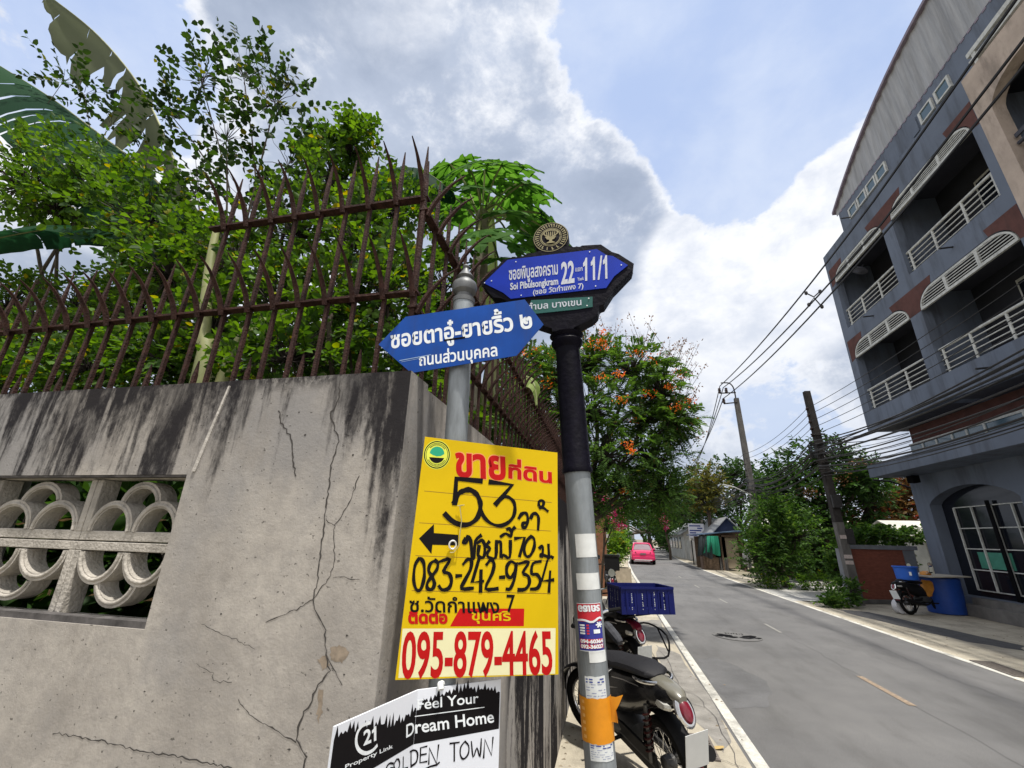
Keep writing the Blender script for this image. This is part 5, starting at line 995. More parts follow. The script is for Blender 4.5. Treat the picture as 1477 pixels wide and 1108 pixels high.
def motorcycle(loc, rz, label, body='bike_black', tail='bike_black', seat='seat_vinyl', plate='plate_white', plate_text=None, steer=0., shield=None, rack=False, basket_guard=False, lean=5, mirrors=True):
    r = empty('motorcycle', loc, label, 'motorcycle', 'motorcycles parked beside the road', rz=rad(rz)); W = dict(world=False); r.rotation_euler = (0, rad(-lean), rad(rz))
    wheel(r, -.62, .275); wheel(r, .62, .275, steer)
    mb = MB(); mb.loft([ring(-.90, .735, .035, .03), ring(-.84, .735, .085, .065), ring(-.66, .715, .118, .105), ring(-.42, .65, .145, .15), ring(-.15, .60, .14, .17), ring(.02, .54, .11, .16), ring(.10, .48, .08, .14)]); mb.build('body_cowl', body, r, **W)
    mb = MB(); mb.loft([ring(-.935, .745, .03, .02), ring(-.90, .758, .055, .038), ring(-.80, .778, .07, .042), ring(-.68, .79, .07, .04), ring(-.60, .785, .07, .03)]); mb.build('tail_panel', tail, r, **W)
    mb = MB(); mb.loft([ring(-.70, .825, .04, .012), ring(-.66, .835, .10, .032), ring(-.50, .835, .125, .045), ring(-.30, .815, .13, .045), ring(-.22, .80, .13, .04), ring(-.05, .79, .115, .042), ring(.10, .775, .075, .035), ring(.15, .765, .03, .02)]); mb.build('seat', seat, r, **W)
    mb = MB(); A = np.linspace(-2.0, 2.0, 18); mb.tube([(.13 * sin(a), -.60 - .16 * cos(a) * (1 if abs(a) < 1.6 else .9), .80) for a in A], .012, 8); mb.build('grab_rail', 'chrome', r, **W)
    tl = MB(); rg = lambda d, w, h: [(w * cos(a), -.915 - d + .30 * (h * sin(a)) * .0 + .42 * h * sin(a), .685 + h * sin(a)) for a in np.linspace(0, 2 * pi, 21)[:-1]]
    tl.loft([rg(.0, .066, .09), rg(.022, .066, .09), rg(.032, .052, .074)]); lm = tl.build('tail_lamp_ring', 'chrome', r, **W)
    tl = MB(); tl.loft([rg(.0315, .044, .064), rg(.047, .034, .048), rg(.054, .015, .022)]); tl.build('tail_lamp', 'lamp_red', lm, **W)
    for s in (-1, 1):
        tl = MB(); tl.loft([[(s * (.075 + .022 * k), -.84 + .05 * k + dy * .06, .695 + dz * .028) for dy, dz in ((1, 0), (.3, .9), (-.8, .6), (-1, 0), (-.6, -.7), (.4, -.8))] for k in (0, 1)]); tl.build('indicator', 'lamp_clear', r, **W)
        mb = MB(); mb.strip(lambda u, v, d: (s * (.139 + d), u, v), [(-.62, .765), (-.40, .748), (-.22, .72)], .008, .0, .0); mb.strip(lambda u, v, d: (s * (.137 + d), u, v), [(-.30, .66), (-.12, .62)], .012, .0, .0); mb.build('trim_line', 'chrome', r, **W)
    fd = MB(); arc_strip(fd, (0, -.62, .275), .335, 60, 172, .062); fd.build('rear_mudguard', 'bike_plastic', r, **W)
    pf = lambda u, v, d=0.: (u, -.985 - .30 * v - d, .49 + v)
    mb = MB(); mb.plate(pf, [(-.088, -.11), (.088, -.11), (.088, .10), (-.088, .10)], (), -.004, 0); pl_ = mb.build('number_plate', plate, r, **W)
    if plate_text: lettering(plate_text, (-.07, -.07), (.07, -.07), (-.07, -.0), pf, 'marker', pl_, ref='1', bold=.05)
    mb = MB(); mb.plate(pf, [(-.07, -.20), (.07, -.20), (.085, -.06), (-.085, -.06)], (), -.016, -.006); mb.build('mud_flap', 'bike_plastic', r, **W)
    mb = MB(); mb.plate(pf, [(-.045, -.165), (.045, -.165), (.045, -.115), (-.045, -.115)], (), -.006, .002); mb.build('reflector', 'lamp_red', r, **W)
    for s in (-1, 1):
        sh = MB(); P = [(s * .125 + .026 * cos(t), -.60 - .05 * (t / 44) + .026 * sin(t), .35 + .27 * t / 44) for t in np.linspace(0, 44, 120)]; sh.tube(P, .0065, 5); sp_ = sh.build('shock_spring', 'spring_red', r, **W)
        sh = MB(); sh.tube([(s * .125, -.60, .30), (s * .125, -.65, .66)], .014, 8); sh.build('damper', 'engine_grey', sp_, **W); cc = MB(); cc.obox((s * .105, -.33, .32), (0, 1, .12), (1, 0, 0), (0, 0, 1), .62, .02, .13); cc.build('chain_case', 'bike_plastic', r, **W)
    mb = MB(); mb.tube([(.09, -.62, .275), (.09, -.1, .33)], .028, 8); mb.tube([(-.09, -.62, .275), (-.09, -.1, .33)], .028, 8); mb.loft([ring(-.30, .34, .10, .06), ring(-.1, .36, .13, .11), ring(.12, .36, .12, .10), ring(.22, .36, .08, .05)]); mb.build('engine', 'engine_grey', r, **W)
    mb = MB(); mb.tube(smoothpath([(.11, .1, .28), (.14, -.1, .24), (.155, -.35, .26), (.16, -.60, .31), (.165, -.88, .39)], 4), [.02] * 5 + [.03] * 4 + [.048] * 7 + [.044], 10); mb.build('exhaust', 'bike_plastic', r, **W)
    mb = MB(); mb.tube([(.10, -.18, .30), (.27, -.18, .29)], .014, 8); mb.tube([(-.10, -.18, .30), (-.27, -.18, .29)], .014, 8); mb.tube([(-.10, .12, .27), (-.28, .12, .27)], .016, 8); mb.tube([(.10, .12, .27), (.28, .12, .27)], .016, 8); mb.tube([(-.10, .0, .28), (-.22, -.12, .02)], .012, 6); mb.build('foot_peg', 'rubber', r, **W)
    sm = shield or body
    mb = MB(); mb.loft([ring(.10, .44, .09, .07), ring(.22, .52, .13, .11), ring(.33, .66, .165, .12), ring(.40, .80, .14, .10), ring(.44, .92, .09, .05)]); mb.build('leg_shield', sm, r, **W)
    q = Matrix.Rotation(rad(steer), 4, 'Z'); pv = Vector((0, .50, 0)); st_ = lambda p: tuple(q @ (Vector(p) - pv) + pv)
    fk = MB()
    for s in (-1, 1): fk.tube([st_((s * .075, .62, .275)), st_((s * .075, .50, .72))], .019, 8)
    fk.tube([st_((0, .50, .70)), st_((0, .43, 1.0))], .03, 8); fk.build('fork', 'engine_grey', r, **W)
    fd = MB(); arc_strip(fd, (0, .62, .275), .325, 5, 150, .06); fd.v = [st_(v) for v in fd.v]; fd.build('front_mudguard', sm, r, **W)
    mb = MB(); mb.loft([ring(.36, .98, .05, .03), ring(.40, 1.0, .12, .07), ring(.47, 1.0, .13, .085), ring(.54, .975, .10, .08), ring(.57, .96, .06, .05)]); mb.v = [st_(v) for v in mb.v]; mb.build('handlebar_cowl', sm, r, **W)
    mb = MB(); mb.lathe(st_((0, .555, .965)), [(.075, 0), (.07, .02), (.03, .035)], 16, (0, 1, 0)); mb.build('headlight', 'lamp_clear', r, **W)
    mb = MB(); mb.tube([st_(p) for p in ((-.34, .30, 1.03), (-.22, .37, 1.03), (0, .42, 1.0), (.22, .37, 1.03), (.34, .30, 1.03))], .013, 8); hb_ = mb.build('handlebar', 'chrome', r, **W)
    for s in (-1, 1):
        mb = MB(); mb.tube([st_((s * .35, .295, 1.03)), st_((s * .24, .36, 1.03))], .018, 8); mb.build('grip', 'rubber', hb_, **W)
        if not mirrors: continue
        mb = MB(); mb.tube([st_((s * .2, .385, 1.03)), st_((s * .25, .36, 1.15)), st_((s * .28, .36, 1.20))], .006, 6); c_ = Vector(st_((s * .31, .36, 1.23))); mb.lathe(c_, [(.062, 0), (.055, .018), (.03, .028)], 16, (0, 1, 0)); mi = mb.build('mirror', 'bike_plastic', hb_, **W)
        mb = MB(); mb.lathe(c_ + Vector((0, -.001, 0)), [(.056, 0), (.055, .001)], 16, (0, -1, 0)); mb.build('mirror_glass', 'mirror_glass', mi, **W)
    if rack:
        mb = MB()
        for x in (-.12, 0, .12): mb.tube([(x, -.98, .90), (x, -.40, .90)], .008, 6)
        for y in (-.98, -.7, -.42): mb.tube([(-.14, y, .90), (.14, y, .90)], .008, 6)
        for s in (-1, 1): mb.tube([(s * .1, -.6, .80), (s * .12, -.6, .9)], .008, 6)
        mb.build('rack', 'bike_plastic', r, **W)
    if basket_guard:
        mb = MB(); mb.tube(smoothpath([(.14, -.55, .72), (.30, -.6, .72), (.31, -.98, .66), (.28, -1.0, .46), (.14, -.95, .44)], 3), .011, 6); mb.tube([(.305, -.80, .70), (.30, -.98, .50)], .009, 6); mb.build('guard_rail', 'bike_plastic', r, **W)
    return r
b1 = motorcycle((0.07, 4.42, .006), 29, 'black scooter with cream tail panel and red tail lamp parked nearest behind the sign pole', tail='tail_cream', steer=22, lean=8, mirrors=False)
b2 = motorcycle((-.02, 6.75, .006), 24, 'black motorcycle parked behind the cream-tailed scooter and carrying the blue crate', body='bike_plastic', tail='lamp_red', plate='paper', plate_text='1248', rack=True, basket_guard=True, steer=-5)
b3 = motorcycle((.05, 13.7, .006), 3, 'motorcycle with a black delivery box and red tail lamp standing farthest along the left pavement', body='bike_plastic', tail='bike_plastic', rack=True, steer=15)
bx = empty('delivery_box', (.05, 13.0, .92), 'black delivery box on the rack of the farthest motorcycle', 'delivery box')
mb = MB(); mb.box((-.15, 12.82, .92), (.25, 13.22, 1.27)); mb.build('box', 'bike_plastic', bx, bevel=.02)
mb = MB(); mb.box((-.165, 12.805, 1.272), (.265, 13.235, 1.32)); mb.build('lid', 'bike_black', bx, bevel=.012)
b4 = motorcycle((8.35, 15.05, .006), -62, 'motorcycle with orange front panels and a white plate parked by the blue barrel', body='bike_plastic', tail='bike_plastic', shield='orange_paint', steer=-10)
def glove(p, label):
    mb = MB(); p = Vector(p)
    mb.tube(smoothpath([p, p + Vector((-.05, .05, .05)), p + Vector((-.11, .12, .10)), p + Vector((-.13, .16, .12))], 4), [.03, .036, .04, .043, .045, .045, .046, .047, .048, .045, .04, .03, .012], 10); return tag(mb.build('cloth_bundle', M('cloth_grey', (.045, .047, .055), .95, 0, .3, 30)), label, 'cloth')
glove((.06, 4.62, .84), 'dark grey rolled cloth lying on the front of the scooter seat')
# crate on the second motorcycle
def crate(c, rz, l, w, h, label, name='plastic_crate'):
    r = empty(name, c, label, 'crate', rz=rad(rz)); t = .012; W = dict(world=False)
    mb = MB(); mb.box((-l / 2, -w / 2, 0), (l / 2, w / 2, t)); mb.build('base', 'plastic_crate', r, **W)
    rd = random.Random(5)
    for ax_, s in (('x', -1), ('x', 1), ('y', -1), ('y', 1)):
        L_ = l if ax_ == 'y' else w - 2 * t; hs = []
        for col in range(int(L_ / .055)):
            u = -L_ / 2 + .035 + col * .055
            if col % 4 == 3 or u > L_ / 2 - .03: continue
            for row in range(7):
                v = .06 + row * (h - .12) / 7
                hs.append([(u, v), (u + .018, v), (u + .018, v + .021), (u, v + .021)])
        if ax_ == 'y': fn = lambda u, v, d, s=s: (u, s * (w / 2 - t + d), v)
        else: fn = lambda u, v, d, s=s: (s * (l / 2 - t + d), u, v)
        mb = MB(); mb.plate(fn, [(-L_ / 2, t + .0005), (L_ / 2, t + .0005), (L_ / 2, h), (-L_ / 2, h)], hs, 0, t); sd_ = mb.build('side_panel', 'plastic_crate', r, **W)
        mb = MB(); mb.plate(fn, [(-L_ / 2, h - .022), (L_ / 2, h - .022), (L_ / 2, h + .004), (-L_ / 2, h + .004)], (), t + .0005, t + .012); mb.build('rim', 'plastic_crate', sd_, **W)
        mb = MB()
        for k in range(4):
            u = -L_ / 2 + L_ * (.2 + .2 * k) + rd.uniform(-.02, .02)
            for q in range(11):
                if rd.random() < .7: v = .05 + q * .018; mb.plate(fn, [(u, v), (u + rd.uniform(.004, .013), v), (u + rd.uniform(.004, .013), v + .009), (u, v + .009)], (), t + .0008, t + .0008)
        mb.build('pale_mark', 'paper', sd_, **W)
        for k in range(-2, 3):
            mb = MB(); u = k * L_ / 5; mb.plate(fn, [(u - .006, .02), (u + .006, .02), (u + .006, h - .03), (u - .006, h - .03)], (), t + .0005, t + .006); mb.build('rib', 'plastic_crate', sd_, **W)
    return r
M('plastic_crate', (.005, .009, .095), .5, 0, .15, 8, spec=.2)
cr2 = crate((.34, 6.05, .915), 20, .66, .46, .29, 'dark blue slotted plastic crate strapped on the second motorcycle')
bk = empty('tub', (7.98, 14.85, .86), 'bright blue plastic tub riding on the seat of the orange-fronted motorcycle', 'tub')
mb = MB(); mb.lathe((7.98, 14.85, .86), [(.22, 0), (.24, .02), (.26, .30), (.285, .32), (.285, .345), (.255, .345), (.235, .04), (.01, .035)], 24); mb.build('tub_body', M('tub_blue', (.015, .10, .48), .4, 0, .1, 8), bk)
mb = MB(); mb.obox((7.93, 14.58, 1.03), (.8, -.6, 0), (.6, .8, 0), (0, 0, 1), .05, .004, .09); mb.build('paper_label', 'paper', bk)
mb = MB(); mb.loft([ring(14.75, .18, .10, .16, x=7.6, e=2), ring(14.88, .2, .15, .18, x=7.6, e=2), ring(15.0, .18, .09, .15, x=7.6, e=2)]); tag(mb.build('plastic_bag', M('bag_white', (.5, .5, .52), .5, 0, .1, 10)), 'crumpled white plastic bag standing behind the rear wheel of the orange-fronted motorcycle', 'bag')

# ============================================================ CARS
def car(loc, rz, label, paint, plate=True):
    r = empty('car', loc, label, 'car', 'cars on the road', rz=rad(rz)); W = dict(world=False)
    S = [(-2.18, .52, .70, .22), (-2.12, .55, .80, .33), (-1.7, .60, .86, .37), (-.9, .60, .87, .37), (.6, .58, .87, .36), (1.5, .54, .85, .31), (2.0, .50, .80, .26), (2.18, .47, .68, .17)]
    mb = MB(); mb.loft([ring(y, z, w, h, 20, 4.2) for y, z, w, h in S]); mb.build('body', paint, r, **W)
    G = [(-1.55, .95, .62, .04), (-1.32, 1.08, .66, .15), (-.95, 1.18, .63, .245), (-.5, 1.22, .66, .26), (.15, 1.20, .66, .24), (.75, 1.02, .66, .10), (1.0, .93, .62, .03)]
    mb = MB(); mb.loft([[(x * (1.06 - .26 * max(0, (zz - .95)) / .5), yy, zz) for x, yy, zz in ring(y, z, w, h, 20, 3.6)] for y, z, w, h in G]); mb.build('cabin', 'glass_car', r, **W)
    mb = MB(); mb.loft([[(x, yy, zz) for x, yy, zz in ring(y, z, w, h, 20, 3)] for y, z, w, h in ((-1.08, 1.39, .44, .03), (-.9, 1.435, .50, .03), (-.4, 1.45, .51, .03), (.1, 1.42, .50, .03), (.3, 1.37, .44, .03))]); mb.build('roof', paint, r, **W)
    for s in (-1, 1):
        mb = MB(); mb.tube([(s * .70, -1.62, .92), (s * .59, -1.2, 1.31), (s * .51, -.95, 1.42)], .045, 6); mb.tube([(s * .66, .95, .92), (s * .56, .25, 1.40)], .035, 6); mb.build('roof_pillar', paint, r, **W)
        mb = MB(); mb.loft([ring(.55, .98, .03, .04, 10, 2, s * .90), ring(.62, .98, .09, .065, 10, 2.5, s * .94), ring(.70, .98, .05, .04, 10, 2, s * .92)]); mb.build('side_mirror', paint, r, **W)
        mb = MB(); mb.loft([[(s * x, y, z) for x, y, z in q] for q in ([(.45, -2.20, .76), (.74, -2.10, .78), (.80, -1.98, .86), (.50, -2.14, .85)], [(.45, -2.17, .76), (.72, -2.06, .78), (.78, -1.95, .86), (.50, -2.10, .85)])], False); mb.build('tail_lamp', 'lamp_red', r, **W)
        for y in (-1.35, 1.35):
            mb = MB(); mb.lathe((s * .66, y, .315), [(.30, 0), (.315, .02), (.315, .17), (.29, .2)], 24, (s, 0, 0)); tw = mb.build('wheel', 'rubber', r, **W)
            mb = MB(); mb.lathe((s * .66, y, .315), [(.2, .201), (.19, .206)], 16, (s, 0, 0)); mb.build('rim', 'silver_paint', tw, **W)
    mb = MB(); mb.loft([ring(-2.23, .42, .70, .10, 16, 5), ring(-2.1, .42, .83, .14, 16, 5), ring(-1.95, .40, .84, .12, 16, 5)]); mb.build('bumper', paint, r, **W)
    mb = MB(); mb.box((-.60, -2.245, .28), (.60, -2.2, .34)); mb.build('bumper_slot', 'paper', r, **W)
    if plate: mb = MB(); mb.box((-.2, -2.215, .66), (.2, -2.19, .77)); mb.build('number_plate', 'plate_grey', r, **W)
    return r
M('taxi_pink', (.62, .025, .12), .28, 0, .05, 2, coat=.6); glass_mat('glass_car', (.22, .17, .19), .08); M('plate_grey', (.16, .12, .13), .5); M('car_dark', (.02, .021, .024), .25, coat=.5); M('car_white', (.55, .56, .58), .3)
car((2.42, 36.5, .006), -1.5, 'bright pink taxi saloon driving away on the left lane', 'taxi_pink')
car((2.95, 62, .006), -6, 'small dark car driving ahead of the pink taxi', 'car_dark')
car((3.3, 92, .006), -6, 'tiny white car at the far end of the street', 'car_white')

# ============================================================ FAR BUILDINGS ON THE RIGHT
M('sheet_roof', (.26, .27, .28), .6, .2, .2, 4, stretch=(8, .5, 1)); M('sheet_blue', (.06, .10, .165), .6, .05, .25, 3, grime=.3, gdir=(2, 2, 1)); M('tarp_green', (.015, .22, .13), .6, 0, .2, 4); M('tarp_dark', (.022, .03, .034), .7, 0, .3, 4); M('timber', (.11, .075, .05), .85, 0, .4, 8); M('wall_white', (.46, .46, .44), .85, 0, .25, 1.2, det=9); M('panel_tan', (.30, .25, .18), .8, 0, .15, 4); M('roof_pale', (.48, .46, .42), .7, 0, .15, 2)
def gable(name, label, x0, x1, y0, y1, he, hr, wallm, roofm, axis='y', gm=None, windows=()):
    r = empty(name, ((x0 + x1) / 2, y0, 0), label, 'building'); mb = MB(); mb.box((x0, y0, 0.0), (x1, y1, he)); w_ = mb.build('wall', wallm, r)
    xm, ym = (x0 + x1) / 2, (y0 + y1) / 2; o = .35; mb = MB(); t = .06
    if axis == 'y':
        ga = [[(x0, y, he), (x1, y, he), (xm, y, hr - .02)] for y in (y0 + .002, y1 - .002)]
        for s in (-1, 1):
            xe = x0 - o if s < 0 else x1 + o; ze = he - (hr - he) * o / (xm - x0); mb.loft([[(xe, y, ze), (xm, y, hr), (xm, y, hr + t), (xe, y, ze + t)] for y in (y0 - o, y1 + o)], False)
    else:
        ga = [[(x, y0, he), (x, y1, he), (x, ym, hr - .02)] for x in (x0 + .002, x1 - .002)]
        for s in (-1, 1):
            ye = y0 - o if s < 0 else y1 + o; ze = he - (hr - he) * o / (ym - y0); mb.loft([[(x, ye, ze), (x, ym, hr), (x, ym, hr + t), (x, ye, ze + t)] for x in (x0 - o, x1 + o)], False)
    mb.build('roof', roofm, r); mb = MB(); [mb.add(g_, [(0, 1, 2)]) for g_ in ga]; mb.build('gable', gm or wallm, r)
    for a, b in windows:
        mb = MB(); mb.box(a, b); mb.build('window', 'glass_dark', r)
    return r
gable('house', 'small house with grey corrugated roof and blue gable behind the market shack', 7.05, 8.95, 33.5, 40, 2.3, 3.25, 'timber', 'sheet_roof', 'y', M('gable_blue', (.022, .035, .085), .7, 0, .2, 3))
sk = empty('market_shack', (6.6, 32, 0), 'open timber shack with a blue sheet roof and hanging green tarpaulin', 'shack')
mb = MB(); mb.loft([[(5.55, y, 2.05), (8.3, y, 2.35), (8.3, y, 2.41), (5.55, y, 2.11)] for y in (30.8, 35)], False); mb.build('roof', 'sheet_blue', sk)
mb = MB(); [mb.box((x, 31.0, 0), (x + .09, 31.09, 2.1)) for x in (5.8, 6.9, 8.1)]; mb.box((5.7, 31.0, 1.98), (8.2, 31.08, 2.08)); mb.build('post', 'timber', sk)
def drape(name, mat, x0, x1, z0, z1, y, sw, root):
    vs = []; n = 14
    for i in range(n + 1):
        t = i / n
        for j in range(7):
            q = j / 6; vs.append((x0 + (x1 - x0) * t + sw * (1 - q) * (1 - t), y + .06 * sin(t * 17) - .1 * sin(q * 3), z0 + (z1 - z0) * q + .1 * sin(t * 5) * (1 - q)))
    mb = MB(); mb.add(vs, [(i * 7 + j, i * 7 + j + 1, i * 7 + j + 8, i * 7 + j + 7) for i in range(n) for j in range(6)], True); return mb.build(name, mat, root)
drape('tarpaulin', 'tarp_dark', 5.6, 6.3, .75, 2.0, 30.85, -.2, sk); drape('tarpaulin', 'tarp_green', 6.1, 6.75, .95, 2.02, 30.78, -.35, sk)
mb = MB(); mb.box((7.25, 31.2, .15), (7.95, 31.3, 1.95)); mb.build('tan_panel', 'panel_tan', sk); mb = MB(); mb.box((5.8, 33.5, .01), (8.2, 33.6, 2.0)); mb.build('back_board', 'timber', sk); mb = MB(); mb.box((5.75, 31.1, .01), (6.7, 31.9, .75)); mb.build('counter', 'timber', sk)
mb = MB(); [mb.box((6.75 + .12 * k, 31.05, .01), (6.84 + .12 * k, 31.15, .75)) for k in range(4)]; mb.build('slats', 'pole_concrete', sk)
drape('cloth', 'silver_paint', 8.1, 8.5, .2, 1.3, 31.0, -.1, sk)
sg = empty('shop_sign', (6.6, 37, 0), 'white rectangular sign on a post with blue marks above the market shack', 'sign')
mb = MB(); mb.box((6.05, 36.98, 1.9), (7.2, 37.02, 2.95)); sb = mb.build('panel', 'board_white', sg); mb = MB(); mb.tube([(6.2, 37.06, 0), (6.2, 37.06, 2.9)], .04, 6); mb.tube([(7.05, 37.06, 0), (7.05, 37.06, 2.9)], .04, 6); mb.build('post', 'pole_dark', sg)
mb = MB(); rd = random.Random(3); fs_ = lambda u, v, d: (6.05 + u, 36.979 - d, 1.9 + v)
for k in range(5):
    u = .12
    while u < .95: l = rd.uniform(.05, .2); mb.strip(fs_, [(u, .2 + .17 * k), (u + l, .2 + .17 * k)], .09, .001, 0) if rd.random() < .7 else 0; u += l + .06
mb.build('blue_print', 'print_blue', sb)
cw_ = gable('house', 'white walled compound house with dark window openings left of the distant pole', 7.2, 11.5, 47, 58, 2.4, 3.6, 'wall_white', 'sheet_roof', 'y', None, [((7.15, 49 + 2.2 * k, .9), (7.2, 50.2 + 2.2 * k, 2.0)) for k in range(4)] + [((7.9, 46.95, .7), (8.7, 47, 1.9))])
wa = empty('compound_wall', (7.1, 44, 0), 'weathered white compound wall along the right side of the far street', 'wall'); mb = MB(); mb.box((7.3, 39.5, 0), (7.45, 46.5, 1.7)); mb.build('panel', 'wall_white', wa); mb = MB(); [mb.box((7.24, y, 0), (7.5, y + .3, 1.95)) for y in (39.5, 42, 44.3, 46.4)]; mb.build('pier', 'wall_white', wa)
gable('house', 'long low house with a pale sheet roof hidden behind the roadside bushes', 9.2, 15.5, 27.5, 33, 2.1, 3.2, 'timber', 'roof_pale', 'x')
gable('house', 'grey-roofed house above the brown garden wall', 12.5, 18.5, 21.5, 26, 2.0, 2.75, 'wall_white', 'roof_pale', 'x', None, [((13.4, 21.45, .8), (14.6, 21.5, 1.7))])
# left side of the far street
M('post_brown', (.19, .085, .045), .85, 0, .3, 5); M('planter', (.34, .29, .22), .9, 0, .2, 6)
gp = empty('gate_post', (-.15, 15.5, 0), 'rusty brown gate post at the left edge of the pavement behind the farthest motorcycle', 'gate post'); mb = MB(); mb.box((-.45, 15.3, 0), (-.08, 15.7, 2.7)); mb.build('shaft', 'post_brown', gp); mb = MB(); mb.box((-.5, 15.25, 2.7), (-.03, 15.75, 2.8)); mb.build('cap', 'post_brown', gp)
pb = empty('planter', (.25, 19.2, 0), 'square concrete planter on the left pavement under the pale green bush', 'planter'); mb = MB(); mb.plate(lambda u, v, d: (.3 + u, 19.4 + v, d), [(-.5, -.5), (.5, -.5), (.5, .5), (-.5, .5)], [[(-.42, -.42), (.42, -.42), (.42, .42), (-.42, .42)]], 0.004, .62); mb.build('box', 'planter', pb); mb = MB(); mb.box((-.12, 18.98, .5), (.72, 19.82, .55)); mb.build('earth', 'soil', pb)
lw = empty('compound_wall', (-.5, 30, 0), 'plain grey compound wall along the left side of the far street', 'wall'); mb = MB(); vs = []
for y in range(20, 61, 4): vs += [(-.45 + bend(y), y, 0), (-.45 + bend(y), y, 2.2), (-.65 + bend(y), y, 2.2), (-.65 + bend(y), y, 0)]
mb.add(vs, [(4 * i + k, 4 * i + (k + 1) % 4, 4 * i + 4 + (k + 1) % 4, 4 * i + 4 + k) for i in range(10) for k in range(4)] + [(0, 1, 2, 3)]); mb.build('panel', 'wall_white', lw)
gable('house', 'distant pale house at the very end of the street', 2.6, 6.0, 112, 120, 3, 4.6, 'wall_white', 'sheet_roof', 'x')

# ============================================================ VEGETATION
RNG = np.random.default_rng(12)
leaf_mat('leaf_shrub', (.020, .054, .009), (.092, .178, .026), (.26, .24, .02), .015, .40)
leaf_mat('leaf_bush', (.018, .048, .010), (.07, .145, .028), (.11, .18, .04), .08, .38)
leaf_mat('leaf_dark', (.013, .034, .009), (.044, .10, .020), None, .0, .34)
leaf_mat('leaf_sparse', (.008, .019, .005), (.028, .062, .011), (.12, .12, .01), .04, .35)
leaf_mat('leaf_papaya', (.028, .085, .014), (.075, .17, .035), None, 0, .45, .04)
leaf_mat('leaf_flame', (.024, .060, .014), (.095, .185, .036), (.10, .10, .02), .03, .34)
leaf_mat('leaf_light', (.055, .13, .015), (.14, .24, .04), (.3, .28, .04), .05, .4)
leaf_mat('leaf_olive', (.05, .06, .015), (.12, .12, .03), (.24, .17, .02), .06, .35)
leaf_mat('leaf_red', (.07, .05, .02), (.16, .10, .04), (.2, .05, .03), .12, .35)
leaf_mat('petal_orange', (.62, .14, .015), (.72, .26, .05), (.62, .07, .02), .1, .3)
leaf_mat('petal_pink', (.42, .02, .09), (.60, .08, .22), (.75, .6, .66), .2, .3)
leaf_mat('bud_dull', (.10, .07, .03), (.24, .12, .06), None, 0, .3)
M('bark', (.07, .055, .04), .9, 0, .35, 12, .5, 60, stretch=(1, 1, .3)); M('bark_pale', (.22, .20, .15), .9, 0, .3, 10, .4, 50)
M('twig_dark', (.028, .022, .018), .85, 0, .3, 20)
def unit(v): return v / np.maximum(np.linalg.norm(v, axis=-1, keepdims=True), 1e-9)
def leaf_geo(P, Dv, Nv, L, W, fold=.18, droop=.15):
    """P base points, Dv axes, Nv up normals, L, W sizes (arrays) -> V,F (two quads each)"""
    n = len(P); Dv = unit(Dv); S = unit(np.cross(Dv, Nv)); Nn = np.cross(S, Dv); L = L[:, None]; W = W[:, None]
    tip = P + Dv * L - Nn * L * droop
    a = P + Dv * L * .30 - Nn * L * droop * .1; b = P + Dv * L * .70 - Nn * L * droop * .5
    r1, l1 = a + S * W * .5 + Nn * W * fold, a - S * W * .5 + Nn * W * fold; r2, l2 = b + S * W * .40 + Nn * W * fold * .8, b - S * W * .40 + Nn * W * fold * .8
    V = np.stack([P, r1, r2, tip, l2, l1], 1).reshape(-1, 3); k = np.arange(n)[:, None] * 6
    F = np.concatenate([k + np.array([[0, 1, 2, 3]]), k + np.array([[0, 3, 4, 5]])], 0); return V, F
def thin_tubes(A, B, r0, r1, sag=0.):
    """many 3-sided 2-segment tubes"""
    n = len(A); M_ = (A + B) / 2 + np.array([0, 0, 1.]) * sag; t = unit(B - A); q = unit(np.cross(t, np.array([.3, .5, .81]))); w = np.cross(t, q); rings = []
    for c, r in ((A, r0), (M_, (r0 + r1) / 2), (B, r1)):
        for k in range(3): rings.append(c + (q * cos(2 * pi * k / 3) + w * sin(2 * pi * k / 3)) * r)
    V = np.stack(rings, 1).reshape(-1, 3); k = np.arange(n)[:, None] * 9; F = []
    for s in (0, 3):
        for j in range(3): F.append(k + np.array([[s + j, s + (j + 1) % 3, s + 3 + (j + 1) % 3, s + 3 + j]]))
    return V, np.concatenate(F, 0)
